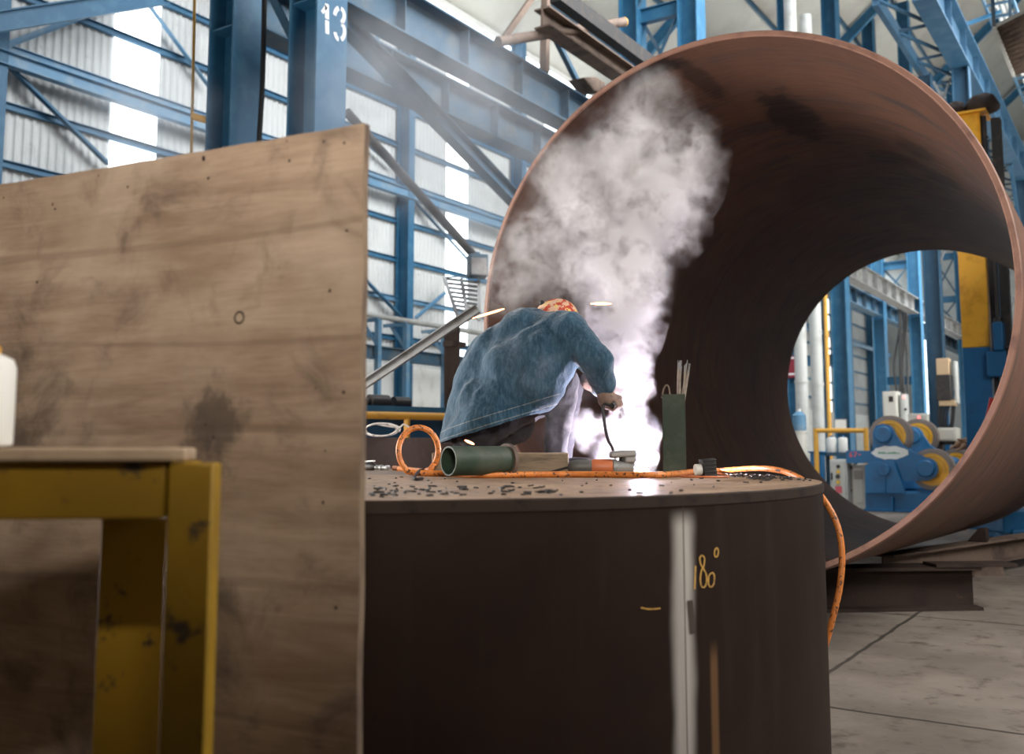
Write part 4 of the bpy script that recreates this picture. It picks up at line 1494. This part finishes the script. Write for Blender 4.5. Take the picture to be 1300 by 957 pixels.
cabinet('control_cabinet', 1053, 583, 1077, 633, .1, .5, GREY_L, 'white control cabinet with a column of buttons left of the rotator',
        [('button', 1062, 590, 1066.5, 594, BLACK), ('button', 1062, 597, 1066.5, 600.5, YB), ('button', 1061, 603, 1066.5, 607, DARK), ('button', 1062, 610, 1066.5, 614, YB), ('warning_label', 1060, 617, 1069, 626, PINK), ('switch', 1054.5, 600, 1057, 609, BLACK)])
cabinet('electric_cabinet', 1080, 590, 1099, 633, .35, .4, CREAM, 'cream electric cabinet with grey window against the rotator base',
        [('viewing_window', 1084, 597, 1095, 608, M('smoked_window', (.2, .17, .15), .3)), ('hinge', 1079.5, 592, 1081.5, 595, DARK), ('hinge', 1079.5, 621, 1081.5, 624, DARK)])
cabinet('tall_cabinet', 1120, 497, 1141, 560, 9, .5, CREAM, 'tall grey cabinet with a dark square window behind the rollers',
        [('viewing_window', 1128, 503, 1134, 510, DARK)])
cabinet('tall_cabinet', 1142, 500, 1151, 560, 9.1, .5, GREY_L, 'narrow grey cabinet with red lamp beside the tall cabinet',
        [('lamp', 1146, 502.5, 1149, 505.5, BTN_R), ('switch', 1148, 518, 1151, 521, BLACK)])
cabinet('junction_box', 1153, 525, 1178, 545, 6, .4, CREAM, 'low cream junction box with red lamp behind the rear roller',
        [('lamp', 1165, 528, 1168, 531, BTN_R)])
cabinet('welding_power_source', 1190, 543, 1215, 560, 3.4, .5, CREAM, 'pale low cabinet behind the rollers beside the yellow mast', floor=False)
# stand for it
p = PY(1200, 560, y0 + 4.75)
g = MB()
a_, b_ = PY(1190, 560, y0 + 3.4), PY(1215, 560, y0 + 3.4)
for x in (a_.x + .05, b_.x - .05):
    g.box2((x - .04, y0 + 3.45, 0), (x + .04, y0 + 3.8, a_.z))
g.box2((a_.x, y0 + 3.45, a_.z - .08), (b_.x, y0 + 3.8, a_.z))
g.build('equipment_stand', DARK, None, 'dark stand carrying the pale low cabinet', 'stand')

# hanging pendant control box
y = y0 + 4.1
a, b = PY(1188, 455, y), PY(1207, 515, y)
t = thing('control_pendant', V(((a.x + b.x) / 2, y, b.z)), 'black and tan control box with looped cables left of the yellow mast', 'control box')
m1 = PY(1188, 476, y)
TAN = M('tan_board', (.5, .36, .22), .7)
g = MB(); g.box2((a.x, y, m1.z), (b.x, y + .3, a.z)); g.build('upper_panel', TAN, t, bevel=.01)
g = MB(); m2 = PY(1207, 508, y); g.box2((a.x - .02, y - .03, m2.z), (b.x + .02, y + .35, m1.z)); g.build('control_body', DARK, t, bevel=.015)
g = MB(); g.box2((a.x + .02, y, b.z), (b.x + .1, y + .3, m2.z)); g.build('shelf', TAN, t, bevel=.01)
c1, c2 = PY(1209, 458, y), PY(1216, 512, y)
g = MB(); g.box2((c1.x, y + .05, c2.z), (c2.x, y + .3, c1.z)); g.build('side_case', GREY_L, t, bevel=.02)
g = MB()
for k in range(4):
    g.tube(smooth_path([PY(1193 + k * 4, 514, y + .1), PY(1192 + 3 * k, 535, y + .1), PY(1198 + 3 * k, 545 + 2 * k, y + .12), PY(1207 + k, 538, y + .1), PY(1209 + k, 515, y + .1)]), .022, 8)
g.build('cable', BLACK, t)
g = MB(); p0 = PY(1200, 514, y + .2); g.bar(V((p0.x, p0.y + .1, 0)), V((p0.x, p0.y + .1, a.z)), .1, .1); g.build('post', BLUE_M, t)

# yellow mast (column of a welding manipulator)
ym = 17.2
a, b = PY(1221, 146, ym), PY(1255, 146, ym)
zt = a.z; zs = PY(1235, 441, ym).z
t = thing('manipulator_mast', V(((a.x + b.x) / 2, ym, 0)), 'tall square mast painted yellow above and blue below behind the big pipe', 'mast')
xm0, xm1 = PY(1219.5, 400, ym).x, PY(1255, 400, ym).x
g = MB(); g.box2((xm0, ym, zs), (xm1, ym + .5, zt)); g.build('upper_mast', YEL, t, bevel=.015)
g = MB(); g.box2((xm0, ym, .06), (xm1, ym + .5, zs - .001)); g.box2((xm0 - .3, ym - .3, 0), (xm1 + .3, ym + .8, .06)); g.build('lower_mast', BLUE_M, t, bevel=.012)
g = MB(); g.box2((xm0 - .05, ym - .06, zt), (xm1 + .12, ym + .56, zt + .04)); g.box2((xm1 + .0, ym - .02, zt - .6), (xm1 + .02, ym + .2, zt)); g.build('cap_plate', YEL, t, bevel=.006)
g = MB()
g.box2((xm1 + .02, ym + .05, .5), (xm1 + .1, ym + .12, zt - .05)); g.box2((xm1 + .16, ym + .1, .5), (xm1 + .3, ym + .3, zt - .1)); g.build('guide_rail', DARK, t, bevel=.005)
g = MB()
c = PY(1268, 470, ym - .1)
g.box2((c.x - .16, ym - .15, c.z - .1), (c.x + .12, ym + .2, c.z + .3)); g.box2((c.x - .05, ym - .2, c.z + .3), (c.x + .1, ym + .1, c.z + .75))
g.build('carriage', BLUE_M, t, bevel=.02)
g = MB(); c2 = PY(1268, 418, ym - .1)
g.cyl(c2 - V((0, 0, .28)), c2 + V((0, 0, .18)), .07, 16); g.cyl(c2 + V((0, 0, .18)), c2 + V((0, 0, 1.4)), .03, 10)
g.build('hoist_motor', [DARK], t)
g = MB(); q = PY(1275, 440, ym - .1); g.tube(smooth_path([q, q + V((.12, 0, -.1)), q + V((.05, 0, -.3)), q + V((.15, 0, -.5))]), .03, 8); g.build('cable', BLACK, t)
# dirty bundles on the cap plate
for k, (px, rx, rz_, lab) in enumerate(((1214, .17, .16, 'dark dusty bundle on the mast cap, next to the pipe rim'), (1247, .25, .2, 'larger dark dusty bundle on the mast cap, above the yellow flange'))):
    p = PY(px, 138, ym + .25)
    def lump(bm, off, k=k):
        for v_ in bm.verts:
            v_.co += v_.co.normalized() * .04 * noise.noise(v_.co * 9 + V((k * 5, 0, 0)))
            if v_.co.z + off.z < zt + .041: v_.co.z = zt + .041 - off.z
    m_ = MB(); m_.ball((0, 0, 0), (rx, .2, rz_), 24, 16)
    me_ = m_.mesh('rag_bundle', V((0, 0, 0)))
    bm = bmesh.new(); bm.from_mesh(me_); off = V((p.x, p.y, zt + .041 + rz_ * .7)); lump(bm, off); bm.to_mesh(me_); bm.free()
    me_.materials.append(RUST_D)
    link('rag_bundle', me_, off, None, lab, 'bundle', 'dusty bundles on the mast cap', sharp=60)
# gloves on a stick and red bar
t = thing('work_gloves', PY(1228, 575, ym + .8), 'pair of tan work gloves draped over a yellow post by the rollers', 'gloves')
yk = ym + .8
for k in range(2):
    cg = PY(1226 + k * 8, 560 + k * 3, yk - k * .1)
    pr_ = [(cg, .06, cg + V((-.12, 0, -.05)), .055), (cg, .06, cg + V((.16, 0, .03)), .06)]
    for j in range(4):
        f0 = cg + V((-.12, -.04 + j * .03, -.05)); pr_.append((f0, .022, f0 + V((-.1 - .01 * j, 0, -.06)), .018))
    pr_.append((cg + V((-.04, -.05, .02)), .022, cg + V((-.11, -.08, .03)), .018))
    blob('glove', pr_, .012, M('tan_leather', (.42, .25, .15), .75), t, 1)
g = MB(); p = PY(1233, 525, yk + .1); g.bar(V((p.x, p.y, 0)), p, .09, .05); g.build('post', YEL_P, None, 'yellow flat post standing behind the tan work gloves', 'post')
g = MB(); p, q = PY(1259, 505, ym - .6), PY(1247, 562, ym - .6); dv = (q - p) / (q.z - p.z); g.cyl(p, p + dv * (0 - p.z), .03, 10); g.build('red_bar', RED, None, 'slim red bar leaning beside the mast', 'bar')

# drums, barrel, bucket and yellow railing left in the opening
for px0, px1, lab in ((1049, 1063, 'white canister by the yellow rail, next to the grey pipes'), (1064, 1077, 'white canister by the yellow rail, next to the rotator')):
    y = y0 + 1.6; p = PY((px0 + px1) / 2, 574, y); rr = (px1 - px0) / 2 * K * 1.05; h = PY(px0, 555, y).z - p.z
    t = thing('canister', V((p.x, p.y, p.z)), lab, 'canister', 'white canisters by the yellow rail')
    g = MB(); g.lathe([(rr * .95, 0), (rr, .02), (rr, h * .9), (rr * .85, h * .97), (rr * .3, h)], 24, Matrix.Translation(p)); g.build('canister_body', WHITE, t)
    g = MB(); g.cyl(p + V((0, 0, h)), p + V((0, 0, h + .04)), rr * .25, 12); g.build('cap', BLUE_M, t)
y = y0 + 1.6; p = PY(1045, 574, y); q = PY(1080, 574, y)
g = MB(); g.box2((p.x - .1, y - .3, p.z - .08), (q.x + .1, y + .4, p.z))
for x in (p.x, q.x):
    for yq in (y - .25, y + .35):
        g.box2((x - .04, yq - .04, 0), (x + .04, yq + .04, p.z - .08))
g.build('low_bench', BLUE_D, None, 'low blue steel bench under the white canisters', 'bench')
t = thing('guard_rail', PZ(1040, 630, 0), 'yellow pipe guard rail left of the rollers inside the pipe opening', 'railing')
y = y0 + .9
a, b = PY(1035.5, 546.5, y), PY(1099, 546.5, y)
g = MB(); g.cyl(a, b, .05, 12); g.build('top_rail', YEL_P, t)
for x in (a.x, b.x):
    g = MB(); g.cyl((x, y, 0), (x, y, a.z + .05), .05, 12); g.build('post', YEL_P, t)
y = y0 + 2.6
p = PY(1016, 575, y); h = PY(1016, 547, y).z
t = thing('bucket', V((p.x, y, 0)), 'tall beige bin under the blue water bottle in the pipe opening', 'bin')
g = MB(); rr = 10 * K * 1.1; g.lathe([(rr * .85, 0), (rr, h - .05), (rr * 1.06, h - .04), (rr * 1.06, h), (rr * .95, h)], 24, Matrix.Translation((p.x, y, 0))); g.build('bin_body', CREAM, t)
t = thing('water_bottle', V((p.x, y, h)), 'ribbed blue water bottle standing on the beige bin', 'bottle')
g = MB(); hb = PY(1016, 522, y).z - h
g.lathe([(rr * .9, .004)] + [(rr * (.92 + .08 * (k % 2)), hb * (.08 + .1 * k)) for k in range(8)] + [(rr * .5, hb * .95), (rr * .25, hb)], 24, Matrix.Translation((p.x, y, h)))
g.build('bottle_body', BLUE_L, t)
g = MB(); g.cyl((p.x, y, h + hb), (p.x, y, h + hb + .05), rr * .27, 14); g.build('cap', WHITE, t)
y = y0 + 1.05
a, b = PY(1028, 575, y), PY(1045, 620, y)
g = MB(); g.box2((a.x, y, 0), (b.x, y + .24, a.z)); g.box2((a.x - .03, y - .03, a.z), (b.x + .03, y + .26, a.z + .04))
g.build('tool_chest', BLUE_M, None, 'blue tool chest standing left of the white control cabinet', 'chest', bevel=.02)
# grey vertical pipes, yellow pipe, cable bundle
g = MB(); 
for px, nm in ((1018, 'grey vertical pipe next to the beige bin'), (1038, 'grey vertical pipe next to the yellow pipe')):
    p = PX(px, 500, -8.2); y = p.y
    g = MB(); g.cyl((p.x, y, 0), (p.x, y, 14), .17, 20)
    for z in (3, 6.5, 10): g.cyl((p.x, y, z), (p.x, y, z + .08), .19, 20)
    g.build('vertical_pipe', GREY_L, None, nm, 'pipe', 'vertical service pipes')
y = COLY[2] - .9; p = PY(1051, 480, y); g = MB(); g.cyl((p.x, y, 0), (p.x, y, 7.5), .07, 12); g.build('vertical_pipe', YEL_P, None, 'thin yellow vertical pipe at the maroon banded column', 'pipe', 'vertical service pipes')
ys = COLY[2] - .32
g = MB(); a, b = PY(1060, 533, ys), PY(1074, 544, ys); g.box2((a.x, ys, b.z), (b.x, ys + .03, a.z)); g.box2((a.x - .03, ys + .01, b.z - .03), (b.x + .03, ys + .04, a.z + .03), 1)
g.build('notice_board', [WHITE, GREY], None, 'small white notice board fixed low on the maroon banded column', 'notice board')
g = MB(); random.seed(9)
y = COLY[3] - .5
for k in range(8):
    px = 1139 + k * 1.7
    p = PY(px, 372, y + random.uniform(-.2, .2)); e_ = PY(px + random.uniform(-2, 2), 505 + random.uniform(-8, 8), y)
    g.tube(smooth_path([p, p.lerp(e_, .35) + V((random.uniform(-.12, .12), 0, 0)), p.lerp(e_, .7) + V((random.uniform(-.12, .12), 0, 0)), e_]), .05, 6)
g.build('cable_bundle', BLACK, None, 'bundle of black cables hanging between two distant blue column legs', 'cable')

# ================================================================== GANTRY, TRAYS AND SHEET AT UPPER RIGHT
xg = -3.62
zg0 = 10.4
BLUE_G = M('dark_blue_gantry_paint', (.012, .055, .105), .55, var=[(3, (.03, .08, .13), .45, .7)])
t = thing('gantry', V((xg - .4, 28, 0)), 'blue plate girder gantry on braced legs crossing the upper right corner', 'gantry')
yA = PX(1243, 560, xg).y; yB = PX(1315, 560, xg).y
g = MB(); g.ibeam((xg, yA - 4.5, zg0 + .5), (xg, yB + 12, zg0 + .5), 1.0, .45, .05, .03)
for k in range(14):
    yk_ = yA - 4 + k * 2
    g.box((xg, yk_, zg0 + .5), (.3, .03, .9))
g.build('girder', BLUE_G, t)
g = MB(); g.bar((xg - .95, yA - 4.5, zg0 + .25), (xg - .95, yB + 12, zg0 + .25), .12, .3); g.build('side_chord', BLUE_G, t)
g = MB()
n = 12
for k in range(n):
    ya, yb = yA - 4.5 + 2 * k, yA - 4.5 + 2 * (k + 1)
    g.bar((xg - .95, ya, zg0 + .25), (xg - .2, yb, zg0 + .25), .06, .06)
    g.bar((xg - .95, ya, zg0 + .25), (xg - .2, ya, zg0 + .25), .06, .06)
g.build('lacing', BLUE_G, t)
for yl in (yA, yB):
    for x in (xg, xg - .85):
        g = MB(); g.ibeam((x, yl, 0), (x, yl, zg0), .38, .32, .025, .016, up=(1, 0, 0)); g.box((x, yl, .02), (.5, .5, .04)); g.build('leg', BLUE_G, t)
    g = MB()
    for k in range(3, 7):
        z = 2.2 + k * 1.15
        g.angle((xg - .66, yl, z), (xg - .2, yl, z + 1.1), .06); g.angle((xg - .2, yl, z), (xg - .66, yl, z + 1.1), .06)
    g.build('leg_brace', GREY, t)
for sgn in (0,):
    g = MB(); g.channel((xg, yA + .2, zg0 - 2.4), (xg, yA + 2.6, zg0), .2, .1, .015); g.build('knee_brace', BLUE_G, t)
    g = MB(); g.channel((xg, yB - .2, zg0 - 2.4), (xg, yB - 2.6, zg0), .2, .1, .015); g.build('knee_brace', BLUE_G, t)
# cable tray with conduits
t = thing('cable_tray', V((xg + .9, 30, zg0 + 1.2)), 'cable tray with pale conduits running along the gantry girder', 'cable tray')
xt = xg + .95
g = MB()
for x in (xt - .3, xt + .3):
    g.bar((x, yA - 7, zg0 + 1.3), (x, yB + 14, zg0 + 1.3), .05, .12)
for k in range(46):
    yk_ = yA - 6.8 + k * .8
    g.bar((xt - .3, yk_, zg0 + 1.26), (xt + .3, yk_, zg0 + 1.26), .06, .05)
g.build('tray_frame', BLUE_D, t)
g = MB()
for k, x in enumerate((xt - .1, xt + .02, xt + .13)):
    g.cyl((x, yA - 7, zg0 + 1.35), (x, yB + 14, zg0 + 1.35), .055, 10)
g.build('conduit', GREY_L, t)
for yl in (yA, yB, yB + 10):
    g = MB(); g.bar((xg, yl, zg0 + 1.05), (xt, yl, zg0 + 1.22), .08, .08)
    g.build('bracket', BLUE, t)
# corrugated sheet
def sheet(px, lab, d=15.0):
    q = [P(px[0], px[1], d), P(px[2], px[3], d + .1), P(px[4], px[5], d + 2.2), P(px[6], px[7], d + 2.0)]
    t = thing('corrugated_canopy', (q[0] + q[2]) / 2, lab, 'sheet')
    m = MB(); n = 60; n_ = (q[1] - q[0]).cross(q[3] - q[0]).normalized()
    vs = []
    for i in range(n + 1):
        s = i / n; o_ = n_ * .02 * math.sin(s * 2 * math.pi * 12)
        vs += [q[0].lerp(q[3], s) + o_, q[1].lerp(q[2], s) + o_]
    m.add(vs, [(2 * i, 2 * i + 1, 2 * i + 3, 2 * i + 2) for i in range(n)], 0, True)
    o = m.build('sheet', RUST_B, t, sharp=180); o.modifiers.new('s', 'SOLIDIFY').thickness = .01
    g = MB(); g.bar(q[0], q[1], .05, .05); g.bar(q[0], q[3], .05, .05); g.build('edge_trim', WHITE, t)
    g = MB(); 
    for k_ in (q[0], q[3]): g.bar(k_, V((k_.x, k_.y, roofz(k_.x) - .3)), .05, .05)
    g.build('hanger', BLUE_D, t)
sheet((1262, 34, 1345, -8, 1385, 70, 1287, 96), 'brown corrugated sheet with white edge hanging at the upper right')

# ================================================================== SMOKE
def smoke(name, blobs, label, dens, col, hull_k, lo, hi, warp_a, nfreq, voxel, step, aniso=.2, parent=None):
    """blobs: (px, py, radius in px, distance, weight)"""
    cs = []
    for px, py, rp, d, wgt in blobs:
        cs.append((P(px, py, d), rp * d / F, wgt))
    c0 = cs[0][0]
    t = NT(name + '_volume')
    v = t.tc.outputs['Object']
    w1 = t.noise(v, nfreq, 3, .55, 0, True)
    wv = t.vm('SCALE', t.vm('SUBTRACT', w1, (.5, .5, .5)), scale=warp_a)
    w2 = t.noise(v, nfreq * 3.2, 4, .6, 0, True)
    wv = t.vm('ADD', wv, t.vm('SCALE', t.vm('SUBTRACT', w2, (.5, .5, .5)), scale=warp_a * .42))
    p = t.vm('ADD', v, wv)
    acc = None
    for c, r_, wg in cs:
        q = t.vm('DISTANCE', p, tuple(c - c0))
        e = t.ss(t.math('DIVIDE', q, r_), .1, 1.0, wg, 0)
        acc = e if acc is None else t.math('MAXIMUM', acc, e)
    n = t.noise(p, nfreq * 1.6, 6, .6, .3)
    f = t.math('MULTIPLY', acc, t.ss(n, lo, hi))
    den = t.math('MULTIPLY', f, dens)
    pv = t.n.new('ShaderNodeVolumePrincipled')
    pv.inputs['Color'].default_value = (*col, 1)
    pv.inputs['Anisotropy'].default_value = aniso
    t.l(den, pv.inputs['Density'])
    t.l(pv.outputs[0], t.out.inputs['Volume'])
    t.mat.cycles.volume_step_rate = step
    prims = [('e', c, (r_ * hull_k,) * 3) for c, r_, wg in cs]
    m = MB()
    for pr_ in prims: m.ball(pr_[1] - c0, pr_[2], 16, 10)
    me = bpy.data.meshes.new(name); me.from_pydata([tuple(x) for x in m.v], [], m.f)
    o = bpy.data.objects.new('tmp', me); COL.objects.link(o)
    r = o.modifiers.new('r', 'REMESH'); r.mode = 'VOXEL'; r.voxel_size = voxel
    s = o.modifiers.new('s', 'SMOOTH'); s.iterations = 3
    me2 = bpy.data.meshes.new_from_object(o.evaluated_get(bpy.context.evaluated_depsgraph_get()))
    bpy.data.objects.remove(o)
    me2.materials.clear(); me2.materials.append(t.mat); me2.name = name
    return link(name, me2, c0, None, label, 'smoke', None, 'stuff', sharp=180)

plume = [(806, 578, 30, 4.45, 1.0), (795, 552, 40, 4.45, .9), (772, 560, 34, 4.5, .6), (808, 535, 34, 4.47, 1.0), (798, 500, 36, 4.5, 1.0), (785, 460, 44, 4.55, 1.0), (790, 420, 52, 4.6, 1.0), (800, 375, 58, 4.66, .9), (765, 400, 52, 4.7, .5), (805, 330, 66, 4.75, .85),
         (775, 330, 76, 4.85, .55), (735, 330, 80, 4.95, .3), (690, 320, 80, 5.0, .24), (825, 270, 78, 4.85, .7), (760, 270, 90, 4.9, .36), (850, 225, 70, 4.95, .7), (800, 200, 90, 5.0, .3), (820, 150, 75, 5.05, .16), (725, 240, 80, 5.05, .25), (872, 195, 55, 5.0, .35),
         (655, 350, 66, 5.05, .2), (745, 545, 30, 4.42, .7)]
smoke('welding_smoke', plume, 'thick pale welding smoke plume rising from the arc in front of the pipe', 24.0, (.93, .91, .92), 1.12, .4, .6, .34, 4.8, .035, .28)
veil = [(720, 520, 50, 4.2, .8), (735, 480, 48, 4.2, .8), (690, 480, 55, 4.2, .5), (705, 545, 40, 4.2, .6), (745, 545, 36, 4.22, .8), (655, 455, 45, 4.2, .3)]
smoke('smoke_wisps', veil, 'thin violet smoke wisps curling over the worker knees and sleeve', 1.1, (.9, .88, .93), 1.1, .45, .66, .22, 5.5, .03, .35)
hz = [(500, 80, 110, 11.5, 1), (560, 130, 120, 11.8, 1), (620, 120, 120, 12, 1), (560, 200, 110, 12, .8), (440, 120, 100, 11.3, .7), (660, 180, 90, 12, .8), (180, 150, 120, 10.5, .8), (610, 260, 90, 12, .6)]
smoke('drifting_haze', hz, 'thin bluish haze drifting under the runway beams left of the pipe', .7, (.92, .95, 1.0), 1.15, .2, .7, .9, .7, .2, 1.0)

# ================================================================== CAMERA AND LIGHT
cam = bpy.data.cameras.new('camera'); co = bpy.data.objects.new('camera', cam); COL.objects.link(co)
cam.sensor_width = 36; cam.lens = 36 * F / 1300
cam.shift_y = (CY - 478.5) / 1300
cam.clip_start = .05; cam.clip_end = 300
co.location = (0, 0, ZC)
co.rotation_euler = (math.pi / 2 + PITCH, 0, YAW)
cam.dof.use_dof = True; cam.dof.focus_distance = 4.5; cam.dof.aperture_fstop = 2.8
scene.camera = co

def area(name, loc, target, sx, sy, power, col=(1, 1, 1), spread=180):
    l = bpy.data.lights.new(name, 'AREA'); l.shape = 'RECTANGLE'; l.size = sx; l.size_y = sy; l.energy = power; l.color = col
    l.spread = R(spread)
    o = bpy.data.objects.new(name, l); COL.objects.link(o); o.location = loc
    o.rotation_euler = (V(target) - V(loc)).to_track_quat('-Z', 'Y').to_euler()
    return o
LK = 1.0
area('roof_skylight', (-6, 46, 14.0), (-9, 46, 0), 8, 50, 20000, (.95, .98, 1), 100)
area('nave_wall_fill', (-2.5, 19, 12.5), (-17, 22, 5), 22, 6, 3300, (.97, .98, 1), 140)  # added fill brightening the near stretch of the left wall
area('roof_fill', (8, 38, 5), (-10, 44, 13), 40, 6, 3800, (1, .98, .93), 110)  # added fill aimed upward to brighten the roof underside, no real opening
area('floor_fill', W(7.0, 3.4, 6.0), W(2.2, 5.0, 0), 4.0, 4.0, 750, (1, .96, .92))  # added fill from above for the floor on the right, no door there
area('front_fill', W(.5, -1.5, 2.95), W(-.4, 2.1, 1.5), 1.2, .7, 125, (1, .91, .8), 130)  # added fill behind the camera for plywood and table, not a hall lamp
area('left_door_daylight', W(-6.3, 6.3, 1.9), W(1.4, 6.8, 3.2), 2.6, 2.6, 640, (1, .95, .9), 150)
al = bpy.data.lights.new('arc_flash', 'POINT'); al.energy = 80; al.color = (.92, .84, 1.0); al.shadow_soft_size = .03
ao = bpy.data.objects.new('arc_flash', al); COL.objects.link(ao); ao.location = ARC + W(.0, .01, .05)
g = MB()  # unseen panel added behind the camera to shade the lower foreground
o1, o2 = W(-2.2, -.32, 0), W(.8, -.3, 0)
g.bar(o1 + V((0, 0, 1.02)), o2 + V((0, 0, 1.23)), .02, 2.4)
for q in (o1, o2): g.bar(q, q + V((0, 0, 2.46)), .05, .05)
for q in (o1, o2): g.bar(q + W(0, -.3, .03), q + W(0, .02, .03), .05, .06)
g.build('shade_screen', RUST_D, None, 'brown shade screen on two feet added out of view behind the camera', 'screen')

wd = bpy.data.worlds.new('world'); scene.world = wd; wd.use_nodes = True
wd.node_tree.nodes['Background'].inputs[0].default_value = (.85, .92, 1, 1)
wd.node_tree.nodes['Background'].inputs[1].default_value = .025

scene.view_settings.view_transform = 'Standard'
scene.view_settings.look = 'None'
scene.view_settings.gamma = 1
scene.view_settings.exposure = 0
scene.view_settings.use_curve_mapping = False
scene.cycles.use_denoising = True
scene.cycles.max_bounces = 8
scene.cycles.volume_bounces = 2
scene.cycles.caustics_reflective = False
scene.cycles.caustics_refractive = False
